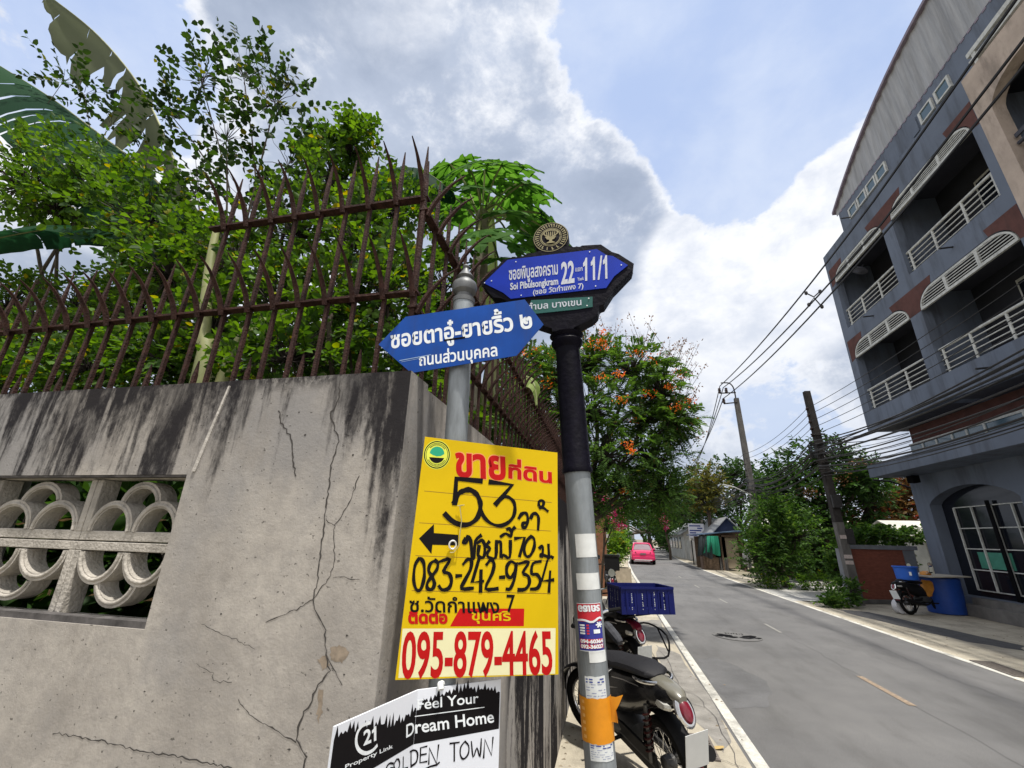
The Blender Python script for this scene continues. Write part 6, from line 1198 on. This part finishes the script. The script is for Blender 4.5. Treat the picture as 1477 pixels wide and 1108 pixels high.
def plant(name, label, cat, base, blobs, per, leaf, L, W, nl=9, twig=.22, trunk=.04, group=None, up=.35, spread=.8, bark='bark', pinnate=False, flowers=None, low=0., dense=.5, limbs=True, yratio=1., droop=.15, stems=True):
    base = np.array(base, float); root = empty(name, tuple(base), label, cat, group)
    B = np.array([b for b in blobs], float); ctr = B[:, :3].mean(0)
    Ps, Ds = [], []
    for x, y, z, rx, rz in B:
        m = max(3, int(per * (rx * rz + .03 if False else 1.) )); d = unit(RNG.normal(size=(m, 3))); q = RNG.random((m, 1)) ** dense
        rad_ = np.array([rx, min(rx, rz if rz < rx else rx) * yratio, rz]); o = d * q * rad_; Ps.append(np.array([x, y, z]) + o); Ds.append(unit(d * spread + RNG.normal(size=(m, 3)) * .45 + np.array([0, 0, up])))
    P = np.concatenate(Ps); Dt = np.concatenate(Ds); keep = (P[:, 2] > low) & ((P[:, 1] > 1.42) | (P[:, 0] > -.3)); P, Dt = P[keep], Dt[keep]; m = len(P)
    tl = twig * RNG.uniform(.7, 1.3, m)
    # wood
    if limbs:
        mb = MB(); fork = base + (ctr - base) * .45; fork[2] = base[2] + (B[:, 2].min() - base[2]) * .75
        mb.tube(smoothpath([tuple(base), tuple(base + (fork - base) * .5 + RNG.normal(size=3) * trunk), tuple(fork)], 4), [trunk * (1.25 - .4 * i / 8) for i in range(9)], 8)
        for x, y, z, rx, rz in B:
            c = np.array([x, y, z - rz * .2]); mid = fork + (c - fork) * .5 + RNG.normal(size=3) * .08 * np.linalg.norm(c - fork); mb.tube(smoothpath([tuple(fork), tuple(mid), tuple(c)], 4), [trunk * (.7 - .5 * i / 8) for i in range(9)], 6)
        tk = mb.build('trunk', bark, root)
    if stems:
        ci = np.argmin(((P[:, None] - B[None, :, :3]) ** 2).sum(-1), 1); c0 = B[ci][:, :3].copy(); c0[:, 2] -= B[ci][:, 4] * .25
        V1, F1 = thin_tubes(c0 + (P - c0) * .15, P, trunk * .16 + .0012, .0016, .02); V2, F2 = thin_tubes(P, P + Dt * tl[:, None], .0018, .0009)
        npmesh('twigs', np.concatenate([V1, V2]), np.concatenate([F1, F2 + len(V1)]), 'twig_dark', root)
    # leaves
    t = np.linspace(.12, 1., nl); tw = P[:, None] + Dt[:, None] * tl[:, None, None] * t[None, :, None]
    upv = np.array([0, 0, 1.]); sd_ = unit(np.cross(Dt, upv + RNG.normal(size=(m, 3)) * .3)); nv = unit(np.cross(sd_, Dt)); nv *= np.sign(nv[:, 2:3] + 1e-6)
    if pinnate:
        sags = (t ** 2)[None, :, None] * tl[:, None, None] * .35 * upv; tw = tw - sags
        bp = np.concatenate([tw, tw], 1).reshape(-1, 3); s2 = np.repeat(sd_[:, None], nl, 1); D2 = np.repeat(Dt[:, None], nl, 1)
        ld = np.concatenate([s2 + D2 * .45, -s2 + D2 * .45], 1).reshape(-1, 3); ln = np.repeat(nv[:, None], 2 * nl, 1).reshape(-1, 3)
        ln = ln + RNG.normal(size=ln.shape) * .25
    else:
        sg = np.where(np.arange(nl) % 2 == 0, 1., -1.)[None, :, None]; bp = tw.reshape(-1, 3)
        ld = (sd_[:, None] * sg * .85 + Dt[:, None] * .55 + RNG.normal(size=(m, nl, 3)) * .30).reshape(-1, 3); ln = (nv[:, None] + RNG.normal(size=(m, nl, 3)) * .45).reshape(-1, 3)
    n = len(bp); sc = RNG.uniform(.65, 1.25, n); V, F = leaf_geo(bp, ld, ln, L * sc, W * sc, droop=droop); npmesh('crown', V, F, leaf, root)
    if flowers:
        fm, cnt, fl, where = flowers; fP = []
        for fb in where:
            x, y, z, rx, rz = fb; d = unit(RNG.normal(size=(cnt, 3))); fP.append(np.array([x, y, z]) + d * RNG.random((cnt, 1)) ** .6 * np.array([rx, rx, rz]))
        fP = np.concatenate(fP); k = len(fP); V, F = leaf_geo(fP, RNG.normal(size=(k, 3)) + [0, 0, .4], RNG.normal(size=(k, 3)), fl * RNG.uniform(.6, 1.3, k), fl * .7 * RNG.uniform(.6, 1.3, k)); npmesh('blossoms', V, F, fm, root)
    return root
# ---- behind the fence
LM = [[-6.43,2.6,5.5,.65,.40],[-5.2,2.6,5.12,.55,.42],[-4.11,2.5,4.47,.39,.39],[-5.42,2.5,4.86,.5,.18],[-3.47,2.4,3.78,.29,.29]]
LL = [[-5.24,2.4,3.62,.38,.26],[-4.24,2.3,3.45,.4,.23],[-3.38,2.2,3.27,.31,.24],[-3.85,2.0,2.93,.39,.2],[-4.9,2.1,2.9,.4,.3],[-2.99,1.8,2.64,.33,.15],[-3.6,1.7,2.5,.3,.16],[-2.43,1.8,2.65,.24,.16]]
TS = [[-3.77,2.3,6.0,.22,.28],[-3.25,2.3,5.92,.25,.29],[-2.8,2.3,5.5,.2,.30],[-3.23,2.3,5.15,.3,.33],[-4.22,2.4,5.8,.18,.16],[-2.36,2.2,4.56,.28,.28],[-3.33,2.3,4.5,.27,.33],[-2.62,2.2,4.15,.33,.27]]
TU = [[-6.4,2.5,7.0,.22,.16],[-5.9,2.5,6.65,.25,.16],[-5.2,2.5,6.0,.2,.2]]
MD = [[-1.94,2.0,3.66,.3,.26],[-2.39,2.0,3.5,.28,.26],[-2.28,1.9,2.91,.3,.25],[-1.88,1.9,3.06,.29,.25],[-1.85,2.1,4.15,.22,.22],[-1.76,2.1,4.48,.12,.11]]
ME = [[-1.45,2.0,3.48,.29,.26],[-1.3,2.1,3.8,.19,.21],[-1.4,1.9,2.97,.24,.24],[-1.52,1.7,2.59,.31,.16],[-1.15,1.9,3.03,.2,.27],[-.92,1.9,2.5,.14,.2]]
G1 = 'shrubs behind the iron fence'
plant('shrub', 'big leafy shrub with yellowing leaves at the far left behind the fence', 'shrub', (-5., 3.0, 0), [[x * .86, y * .86, 1.75 + (z - 1.75) * .86, rx, rz] for x, y, z, rx, rz in LM], 120, 'leaf_shrub', .055, .036, 11, .22, .035, G1)
plant('shrub', 'low dense shrub just above the left part of the wall top behind the fence', 'shrub', (-3.8, 2.3, 0), LL, 110, 'leaf_shrub', .046, .028, 11, .18, .03, G1)
plant('tree', 'thin open tree with small round leaves rising highest against the sky behind the fence', 'tree', (-2.7, 2.6, 0), TS, 23, 'leaf_sparse', .062, .045, 9, .26, .02, up=.55, bark='bark')
plant('tree', 'slender leafy tree with a few drooping twigs beside the torn banana leaf', 'tree', (-5.4, 2.9, 0), TU, 12, 'leaf_sparse', .075, .05, 8, .3, .012, up=.1)
plant('shrub', 'bright green small-leaved shrub behind the middle of the raised fence panel', 'shrub', (-2.0, 2.3, 0), MD, 105, 'leaf_shrub', .042, .028, 11, .17, .025, G1)
plant('shrub', 'leafy shrub behind the fence corner left of the blue street sign', 'shrub', (-1.3, 2.3, 0), ME, 105, 'leaf_shrub', .042, .029, 11, .17, .025, G1)
plant('shrub', 'dark bush filling the gap behind the street side fence', 'shrub', (-1.5, 3.6, 0), [[-1.11,2.6,3.5,.2,.24],[-1.25,2.8,3.2,.25,.3],[-1.3,3.2,3.3,.24,.3],[-1.0,2.3,2.45,.13,.17],[-1.0,3.0,2.5,.19,.21],[-1.6,3.4,2.6,.4,.4]], 55, 'leaf_shrub', .06, .04, 10, .2, .03, G1)
plant('shrub', 'broad dark bush farther along behind the street side fence', 'shrub', (-1.4, 5.8, 0), [[-1.1,4.5,2.6,.26,.38],[-1.2,5.0,3.3,.26,.35],[-1.3,6.0,3.4,.45,.6],[-1.2,6.0,2.4,.4,.5],[-1.3,7.2,2.6,.45,.6]], 60, 'leaf_dark', .08, .05, 10, .24, .04, G1)
plant('shrub', 'deep green background thicket behind all the fence shrubs', 'shrub', (-3.6, 4.8, 0), [[-6.5,4.8,3.6,1.1,1.0],[-4.8,4.6,3.4,1.,.9],[-3.2,4.4,3.3,.9,.8],[-2.2,4.2,3.4,.6,.8],[-6.6,4.6,5.6,.9,.8],[-5.2,4.8,2.2,1.2,.8],[-3.0,4.4,2.2,1.1,.7]], 185, 'leaf_dark', .11, .07, 9, .3, .06, G1)

plant('shrub', 'undergrowth added behind the vent blocks of the wall to keep light out', 'shrub', (-2.6, 2.0, 0), [[-1.25,1.45,1.6,.2,.3],[-1.6,1.45,1.65,.25,.3],[-2.0,1.5,1.65,.25,.3],[-2.5,1.5,1.65,.3,.3],[-1.3,1.75,1.3,.35,.45],[-1.9,1.8,1.5,.4,.5],[-2.6,1.9,1.5,.45,.55],[-3.3,2.0,1.5,.45,.5],[-1.6,2.3,1.9,.5,.5],[-2.6,2.5,2.,.6,.5],[-3.9,2.4,1.9,.6,.5],[-.95,1.8,1.5,.2,.5]], 110, 'leaf_dark', .085, .06, 9, .2, .03, G1)  # unseen shrub, added to block light behind the vents
# ---- bananas
M('banana_stem', (.16, .20, .06), .55, 0, .3, 7, stretch=(1, 1, .25), col2=(.34, .34, .16), grime=.3); leaf_mat('banana_leaf', (.010, .034, .018), (.022, .06, .028), None, 0, .3, .03); leaf_mat('banana_dry', (.07, .085, .05), (.12, .13, .075), None, 0, .35, .05); leaf_mat('banana_pale', (.20, .28, .08), (.30, .38, .14), None, 0, .5); leaf_mat('banana_brown', (.16, .085, .03), (.26, .15, .06), None, 0, .4)
def banana_leaf(root, rib, wl, wr, mat, side, drop=.5, tear=.0, seed=1, edge=None, n=44, rib_mat='banana_stem', ribr=.016):
    """rib: path; wl / wr: half widths of the two blade halves; side: outward direction of the right half; drop: how far blades hang"""
    rd = random.Random(seed); P = [Vector(p) for p in smoothpath(rib, 12)]; n = len(P); mb = MB(); mb.tube(P, [ribr * (1 - .8 * i / n) for i in range(n)], 6); mb.build('leaf_rib', rib_mat, root); S = Vector(side).normalized(); V_ = [tuple(p) for p in P]; F_ = []; DV = []
    for sgn, wmax in ((1, wr), (-1, wl)):
        if wmax <= 0: continue
        i = 1
        while i < n - 1:
            b = min(n - 1, i + (rd.randint(2, 6) if tear else n)); a = i; i = b
            if rd.random() < tear * .0: continue
            tw = rd.uniform(-.5, .5) * tear; ln = rd.uniform(1 - .75 * tear, 1.0 + .1 * tear); rows = []
            for i2 in range(a, b + 1):
                t = i2 / (n - 1); w = wmax * (math.sin(pi * min(1, max(0, (t * .93 + .05)))) ** .55) * ln * (1 + tear * rd.uniform(-.12, .12))
                T = (P[min(i2 + 1, n - 1)] - P[max(i2 - 1, 0)]).normalized(); s_ = (S - T * S.dot(T)).normalized() * sgn; k = (i2 - a) / max(1, b - a) - .5
                row = [i2]
                for q in (.2, .42, .64, .84, 1.):
                    fl_ = .05 * tear * sin(q * 7 + a) * w; v = P[i2] + s_ * w * q * (1 - .25 * drop * q) + T * w * .25 * q * (1 + tw) + Vector((0, 0, -1)) * w * (drop * q * q + .25 * tw * q * q) + T * w * .35 * tear * q * q * (-k * 1.6) + T * fl_ + s_.cross(T) * (fl_ * 2 + w * .22 * tw * k * 2 * q)
                    row.append(len(V_)); V_.append(tuple(v))
                rows.append(row)
            for r_ in range(len(rows) - 1):
                for j in range(5): F_.append((rows[r_][j], rows[r_][j + 1], rows[r_ + 1][j + 1], rows[r_ + 1][j]))
    mb = MB(); mb.add(V_, F_, True)
    mb.build('leaf_blade', mat, root, sharp=60)
def stem(root, pts, r0, r1, name='stem'): mb = MB(); P = smoothpath(pts, 4); n = len(P); mb.tube(P, [r0 + (r1 - r0) * i / (n - 1) for i in range(n)], 12); mb.build(name, 'banana_stem', root)
LM = [[x * .88, y * .88, 1.75 + (z - 1.75) * .88, rx, rz] for x, y, z, rx, rz in LM] if False else LM
GB = 'banana plants behind the wall'
bn = empty('banana_plant', (-2.85, 2.45, 0), 'banana plant with one huge dark leaf and one tall torn brownish leaf', 'banana plant', GB)
stem(bn, [(-2.75, 2.4, 0), (-2.85, 2.45, 2.7), (-2.98, 2.48, 3.1), (-3.12, 2.5, 3.75), (-3.2, 2.5, 4.1)], .10, .05)
banana_leaf(bn, [(-3.2, 2.5, 4.05), (-3.91, 2.55, 4.89), (-4.46, 2.58, 5.7), (-5.34, 2.6, 6.84), (-6.44, 2.55, 8.0), (-7.69, 2.45, 9.08)], .55, .0, 'banana_dry', (.6, -.25, .55), .8, .85, 3, .35)
banana_leaf(bn, [(-3.1, 2.5, 3.9), (-3.62, 2.55, 4.4), (-4.68, 2.65, 5.35), (-5.92, 2.65, 6.3), (-6.94, 2.6, 7.05), (-8.4, 2.4, 8.0)], .75, .3, 'banana_leaf', (.3, .95, .1), .85, .12, 5)
banana_leaf(bn, [(-3.0, 2.5, 3.6), (-3.5, 2.2, 3.9), (-4.2, 2.0, 4.0), (-5.2, 1.9, 3.85)], .3, .25, 'banana_leaf', (.1, .95, .3), .5, .3, 8)
b2_ = empty('banana_plant', (-2.3, 2.9, 0), 'banana plant whose broad dark leaf hangs level behind the top of the raised fence panel', 'banana plant', GB)
stem(b2_, [(-2.4, 3.0, 0), (-2.3, 2.95, 2.8), (-2.15, 2.85, 4.0)], .09, .035)
banana_leaf(b2_, [(-2.15, 2.8, 3.95), (-2.0, 2.6, 4.35), (-1.85, 2.55, 4.58), (-1.6, 2.55, 4.66), (-1.37, 2.6, 4.64), (-1.12, 2.65, 4.42)], .22, .22, 'banana_leaf', (0, 1, .1), 1.1, .15, 9)
b3_ = empty('banana_plant', (-.95, 3.4, 0), 'pale banana plant standing behind the street side fence with a folded light leaf', 'banana plant', GB)
stem(b3_, [(-.92, 3.3, 0), (-.95, 3.3, 2.1), (-.97, 3.35, 2.7), (-.95, 3.4, 3.1), (-.93, 3.4, 3.5)], .085, .05); stem(b3_, [(-1.08, 3.15, 0), (-1.10, 3.15, 2.2), (-1.08, 3.2, 2.9), (-1.0, 3.3, 3.4)], .05, .03)
banana_leaf(b3_, [(-.93, 3.4, 3.4), (-.93, 3.4, 3.9), (-.97, 3.4, 4.5), (-1.02, 3.4, 5.0)], .16, .03, 'banana_pale', (.9, -.4, 0), .25, .1, 2)
banana_leaf(b3_, [(-.95, 3.4, 3.1), (-.85, 3.3, 2.75), (-.74, 3.2, 2.86), (-.62, 3.1, 2.93), (-.5, 3.0, 2.84), (-.47, 2.98, 2.66)], .12, .10, 'banana_pale', (0, .8, .6), .5, .1, 4)
stem(bn, [(-2.0, 1.72, 0), (-2.06, 1.72, 2.44), (-2.11, 1.72, 2.68), (-2.17, 1.72, 2.94), (-2.23, 1.72, 3.23), (-2.26, 1.72, 3.48)], .050, .018, 'young_stem'); stem(bn, [(-2.02, 1.8, 2.2), (-2.01, 1.8, 2.46), (-1.98, 1.79, 2.66), (-1.90, 1.78, 2.82)], .04, .022, 'young_stem')
banana_leaf(bn, [(-1.92, 1.78, 2.74), (-1.8, 1.74, 2.84), (-1.62, 1.7, 2.80)], .12, .12, 'banana_pale', (0, .6, .8), .3, .1, 6)

# ---- papaya
pp = empty('papaya_tree', (-.98, 3.0, 0), 'papaya tree with big deeply lobed leaves rising above the fence corner', 'tree')
mb = MB(); mb.tube(smoothpath([(-1.0, 3.0, 0), (-.99, 3.0, 2.8), (-.97, 3.0, 3.8), (-.98, 3.0, 4.5)], 4), [.085 - .0022 * i for i in range(13)], 10); mb.build('trunk', 'bark_pale', pp)
def papaya_leaf(tip, R_, nrm, az):
    top = Vector((-.98, 3.0, 4.42 + random.uniform(-.2, .1))); tip = Vector(tip); mid = top.lerp(tip, .55) + Vector((0, 0, .10)); mb = MB(); mb.tube(smoothpath([top, mid, tip], 4), .009, 5); mb.build('petiole', 'banana_stem', pp)
    n = Vector(nrm).normalized(); d = (tip - top); d = (d - n * d.dot(n)).normalized(); s = d.cross(n); mb = MB()
    for k in range(7):
        a = (k - 3) * .68; ax_ = d * cos(a) + s * sin(a); sd2 = ax_.cross(n); l = R_ * (1 - .10 * abs(k - 3)); dr = lambda t: -n * (.25 * l * t * t)
        C_ = [(0, .03), (.18, .09), (.34, .13), (.42, .27), (.52, .34), (.50, .16), (.58, .14), (.68, .26), (.78, .28), (.75, .11), (.86, .11), (1.0, .0)]
        for sg in (-1, 1):
            vs = [tip + ax_ * l * t + dr(t) for t, w in C_] + [tip + ax_ * l * t + sd2 * sg * w * l + dr(t) * 1.15 + n * .05 * w * l for t, w in C_]; m = len(C_)
            mb.add(vs, [(i, i + 1, m + i + 1, m + i) for i in range(m - 1)], False)
    return mb.build('leaf', 'leaf_papaya', pp)
random.seed(21)
for i, t in enumerate([(-1.25,2.8,4.92),(-.98,3.0,5.0),(-.69,3.1,4.88),(-.46,3.1,4.5),(-.52,3.1,4.22),(-.93,2.7,4.5),(-1.15,2.8,4.4),(-.71,2.8,4.28),(-1.5,3.0,4.85),(-.87,2.6,3.97),(-.67,2.9,4.06),(-.45,3.3,4.5),(-.78,2.9,3.9),(-1.2,2.8,4.0),(-1.3,3.3,5.0),(-.8,3.4,5.05),(-.6,3.5,4.7),(-.75,2.75,4.75),(-1.05,2.7,4.75),(-.58,2.85,4.62)]):
    v = Vector(t) - Vector((-.98, 3., 4.3)); nr = Vector((v.x * .8 + random.uniform(-.2, .2), v.y * .8 - .25, .75 + random.uniform(-.2, .2))); papaya_leaf(t, random.uniform(.34, .44), nr, 0)

# ---- flame tree
FT = [[-1.55,8.2,5.0,.55,.5],[-1.7,8.0,4.3,.55,.6],[-1.6,7.7,3.5,.5,.55],[-.97,8.6,4.96,.67,.6],[-.24,9.0,5.45,.78,.5],[.66,9.0,5.25,.83,.5],[1.2,9.0,4.75,.6,.55],[-1.1,8.4,3.92,.56,.77],[-.26,8.6,4.24,1.0,.71],[.86,9.0,4.16,1.0,.65],[1.36,9.0,4.07,.45,.36],[-.02,8.6,3.38,.96,.69],[.95,9.2,3.33,.75,.64],[.35,9.2,2.75,.85,.5],[1.1,9.6,2.7,.5,.5],[-.6,8.8,2.6,.6,.6]]
FL = [[-1.5,7.7,5.2,.2,.12],[-1.7,7.5,4.6,.18,.1],[-.75,8.0,5.25,.3,.18],[-.2,8.5,5.62,.3,.15],[.1,8.3,5.5,.25,.12],[1.0,8.5,5.25,.22,.15],[.75,8.5,5.4,.2,.12],[1.55,8.6,4.9,.22,.12],[1.4,8.4,4.15,.22,.12],[1.65,8.6,4.35,.2,.1],[.0,8.0,4.7,.2,.12],[.35,7.9,4.2,.18,.1],[.6,8.1,3.9,.18,.1],[-.1,7.9,3.7,.18,.1],[.7,8.3,3.2,.12,.1],[.95,8.4,3.6,.16,.08],[.55,8.4,2.75,.1,.08],[-1.05,7.9,4.6,.25,.2],[.3,8.0,3.3,.12,.06],[1.1,8.4,2.9,.1,.08],[-1.3,8.0,4.9,.3,.15],[.9,8.4,4.45,.2,.08]]
fl = plant('flame_tree', 'spreading feathery tree with orange blossoms hanging over the left pavement behind the black sign pole', 'tree', (-.9, 8.9, 0), FT, 150, 'leaf_flame', .085, .028, 12, .36, .09, pinnate=True, up=.25, flowers=('petal_orange', 34, .042, [f for f in FL if f[2] > 4.0] + [[x + RNG.normal() * .4, y - .1 + RNG.normal() * .3, z + RNG.normal() * .35, .13, .08] for x, y, z, a, b in FL[::2]]))
# flower stalks with buds against the sky
A_, B_, Bd = [], [], []
for x, y, z, rx, rz in [[.1,9,5.85,.5,.1],[.84,9,5.65,.6,.1],[1.3,9,5.35,.4,.15],[1.6,9,4.95,.25,.2],[1.6,9,4.3,.25,.3],[1.35,9.2,3.5,.3,.5],[-.5,8.8,5.7,.4,.1]]:
    for k in range(11):
        a = np.array([x, y, z]) + RNG.normal(size=3) * [rx * .5, .4, rz * .6]; d = unit(np.array([.45 * (x > .9) + RNG.normal() * .25, RNG.normal() * .2, 1.])); l = RNG.uniform(.35, .75); A_.append(a - d * .2); B_.append(a + d * l)
        for q in range(9): Bd.append(a + d * l * (.45 + .6 * q / 9) + RNG.normal(size=3) * .035)
A_, B_, Bd = map(np.array, (A_, B_, Bd)); V, F = thin_tubes(A_, B_, .006, .003); npmesh('flower_stalks', V, F, 'twig_dark', fl); k = len(Bd); V, F = leaf_geo(Bd, RNG.normal(size=(k, 3)), RNG.normal(size=(k, 3)), RNG.uniform(.03, .065, k), RNG.uniform(.02, .035, k)); npmesh('bud_blossoms', V, F, 'bud_dull', fl)

# ---- left side farther along
plant('bougainvillea', 'pink and white bougainvillea spilling over the left wall behind the pole', 'shrub', (-.3, 12.4, 0), [[.05,12,2.6,.4,.42],[-.05,12,2.0,.3,.36],[.2,11.8,2.95,.3,.25]], 45, 'leaf_light', .06, .04, 8, .2, .03, flowers=('petal_pink', 330, .05, [[.15,11.8,2.35,.34,.3],[-.1,11.8,2.75,.25,.25],[.3,11.9,2.1,.2,.2]]))
plant('bush', 'light yellow-green bush in the concrete planter on the left pavement', 'shrub', (.3, 19.4, .5), [[.25,19.4,1.75,.42,.55],[.1,19.3,1.25,.3,.35],[.42,19.3,1.3,.28,.3]], 60, 'leaf_light', .16, .07, 7, .25, .03)
plant('hedge_column', 'tall narrow clipped hedge column at the left pavement edge', 'shrub', (.42, 24, 0), [[.42,24,1.0,.3,.7],[.44,24,2.1,.32,.8],[.46,24,3.0,.3,.7]], 130, 'leaf_light', .09, .05, 7, .14, .04)
GH = 'low hedges and weeds by the utility pole'
# ---- right side
plant('bush', 'big feathery green bush between the market shack and the gravel driveway', 'shrub', (7.0, 21.2, 0), [[6.66,21,2.08,1.1,.95],[7.6,21,2.1,.95,1.0],[5.99,20.8,1.2,.65,1.0],[6.75,21.4,1.1,.6,.85],[7.16,21.2,3.0,.8,.55],[7.6,22.4,1.6,.7,.75]], 150, 'leaf_bush', .16, .06, 10, .5, .08, low=.05)
plant('tree', 'large dark spreading tree behind the utility pole and the brown wall', 'tree', (11, 26.5, 0), [[11.26,26,6.0,1.6,.95],[9.72,26,5.0,1.4,1.2],[12.35,26,5.0,1.6,1.35],[10.85,26,3.93,2.1,1.3],[13.07,26,3.94,1.05,1.3],[10.86,26,2.5,2.1,1.1],[9.41,26,3.21,1.4,1.3],[12.64,25,4.87,.87,.7],[8.9,26,4.2,.9,.8]], 130, 'leaf_dark', .24, .10, 10, .6, .2, flowers=('bud_dull', 130, .10, [[11.6,24.9,4.9,.8,.5],[9.9,24.9,4.2,.6,.4],[12.4,24.6,5.5,.5,.3]]))
plant('tree', 'yellow-green tree beside the tall pole across the street', 'tree', (7.6, 36.5, 0), [[7.42,36,6.2,1.25,1.3],[7.0,36,4.75,1.0,1.1],[8.2,36.4,5.4,1.,1.]], 110, 'leaf_olive', .22, .11, 9, .5, .14)
GT = 'trees along the far street'
plant('tree', 'grey-green tree standing behind the tall pole with the pipe bracket', 'tree', (10.5, 40.5, 0), [[10.53,40,7.2,1.7,1.3],[11.8,40,6.6,1.4,1.3],[10.48,40,5.06,2.2,1.6],[8.35,38.5,4.35,1.8,1.3],[12.34,40,5.07,1.7,1.6],[9.2,39,3.2,2.,1.2]], 115, 'leaf_dark', .26, .12, 9, .6, .2, GT)
plant('tree', 'dark tree overhanging the road above the white compound wall', 'tree', (8.6, 49, 0), [[7.07,48,6.4,1.7,2.4],[7.78,50,4.6,1.7,1.8],[6.6,53,3.9,1.5,1.5],[8.42,46,4.2,1.4,1.5],[8.2,45,5.8,1.5,1.5]], 115, 'leaf_dark', .3, .13, 9, .7, .2, GT, low=2.4)
plant('tree', 'pink-flowering tree by the roadside beyond the pink taxi', 'tree', (5.4, 44, 0), [[4.75,43,3.5,.8,.65],[5.2,44,2.6,.7,.7],[5.3,43,4.3,.8,.6],[4.6,44,4.6,.8,.8]], 60, 'leaf_dark', .2, .1, 8, .5, .1, GT, flowers=('petal_pink', 150, .13, [[4.7,42.4,3.5,.6,.5],[5.1,42.8,2.9,.4,.4]]), low=1.8)
plant('tree', 'broad dark tree closing the view at the end of the street', 'tree', (6.6, 74, 0), [[3.6,75,5.6,2.0,1.8],[5.8,72,4.8,1.8,2.0],[6.6,64,3.6,1.4,2.0],[7.2,66,5.8,2.,2.],[2.0,85,5.6,1.6,1.8],[9,78,5,2.5,3]], 100, 'leaf_dark', .4, .2, 8, .8, .3, GT, low=2.2)
plant('tree', 'hazy mid-green tree far down the left side of the street', 'tree', (-1.6, 60, 0), [[-1.2,58,5.2,2.2,2.4],[-2.5,62,3.2,2.,2.],[.6,70,6.0,1.6,1.6],[-1,45,4.0,1.6,1.6],[-.9,34,3.6,1.2,1.4]], 100, 'leaf_dark', .32, .16, 8, .7, .25, GT, low=1.)
plant('tree', 'reddish-leaved tree above the grey roof beside the shophouse', 'tree', (14.4, 27.3, 0), [[14.18,27,3.4,.9,.85],[15.16,27,3.75,.77,.75],[13.2,27,2.7,1.0,.6],[14.6,27,2.9,.7,.8],[16.2,27,3.4,.8,.8],[15.8,27,4.6,.7,.7]], 100, 'leaf_red', .2, .10, 9, .5, .12)
plant('hedge', 'bright green creeper hedge trailing over the top of the brown wall', 'shrub', (9.3, 19.0, 0), [[8.4,18.5,1.95,.55,.25],[9.25,19,2.05,.6,.22],[10.2,19.6,2.1,.7,.25],[11.2,20,2.1,.7,.25],[7.75,18.3,.9,.25,.5],[8.6,19.5,1.2,.8,.7],[10,20,1.2,1.,.8]], 90, 'leaf_bush', .13, .08, 8, .22, .03, GH)
plant('hedge', 'dark roadside hedge on the right of the far street beyond the compound wall', 'shrub', (8.6, 62, 0), [[8.6+.03*k, 56+4*k, 1.2+.5*(k%2), 1.0, 1.3] for k in range(7)] + [[9.2, 60+6*k, 3.6, 1.5, 1.6] for k in range(4)], 70, 'leaf_dark', .34, .17, 8, .6, .1, GH)
plant('hedge', 'dark hedge and trees lining the left of the far street', 'shrub', (1.2, 60, 0), [[.9+.05*k, 44+5*k, 1.4, .9, 1.3] for k in range(7)] + [[.4+.1*k, 48+7*k, 3.6, 1.3, 1.5] for k in range(4)], 70, 'leaf_dark', .34, .17, 8, .6, .1)
plant('tree', 'tall dark mass of trees standing across the far end of the street', 'tree', (8, 104, 0), [[-2,100,4,3,4],[2,106,6.5,3.,3.5],[9.5,100,4,3.,4],[12.5,98,6,3,4],[6,108,8,3.5,3],[-6,98,5,3,4],[16,100,5,3.5,4]], 95, 'leaf_dark', .6, .32, 8, 1., .35, GT)
plant('hedge', 'dark hedge at the back of the gravel driveway left of the utility pole', 'shrub', (10.2, 27, 0), [[9.2,25.5,1.0,.8,.9],[10.3,26.5,1.1,.9,1.],[11.4,27.2,1.1,.9,1.],[8.6,24.2,.9,.6,.8]], 110, 'leaf_dark', .16, .08, 9, .3, .04, GH)
plant('weeds', 'clump of leafy weeds at the foot of the utility pole', 'plant', (6.7, 15.6, 0), [[6.6,15.7,.22,.38,.22],[6.98,15.9,.45,.25,.3],[6.25,15.4,.1,.3,.1]], 50, 'leaf_bush', .12, .05, 8, .22, .012, GH, limbs=False, low=.02)
plant('weeds', 'low straggly weeds along the edge of the gravel driveway below the big bush', 'plant', (6.9, 19.9, 0), [[7.5,20.4,.25,.7,.22],[6.3,20.4,.2,.7,.2],[8.5,21,.3,.6,.3]], 60, 'leaf_shrub', .12, .05, 7, .2, .012, GH, limbs=False, low=.02)
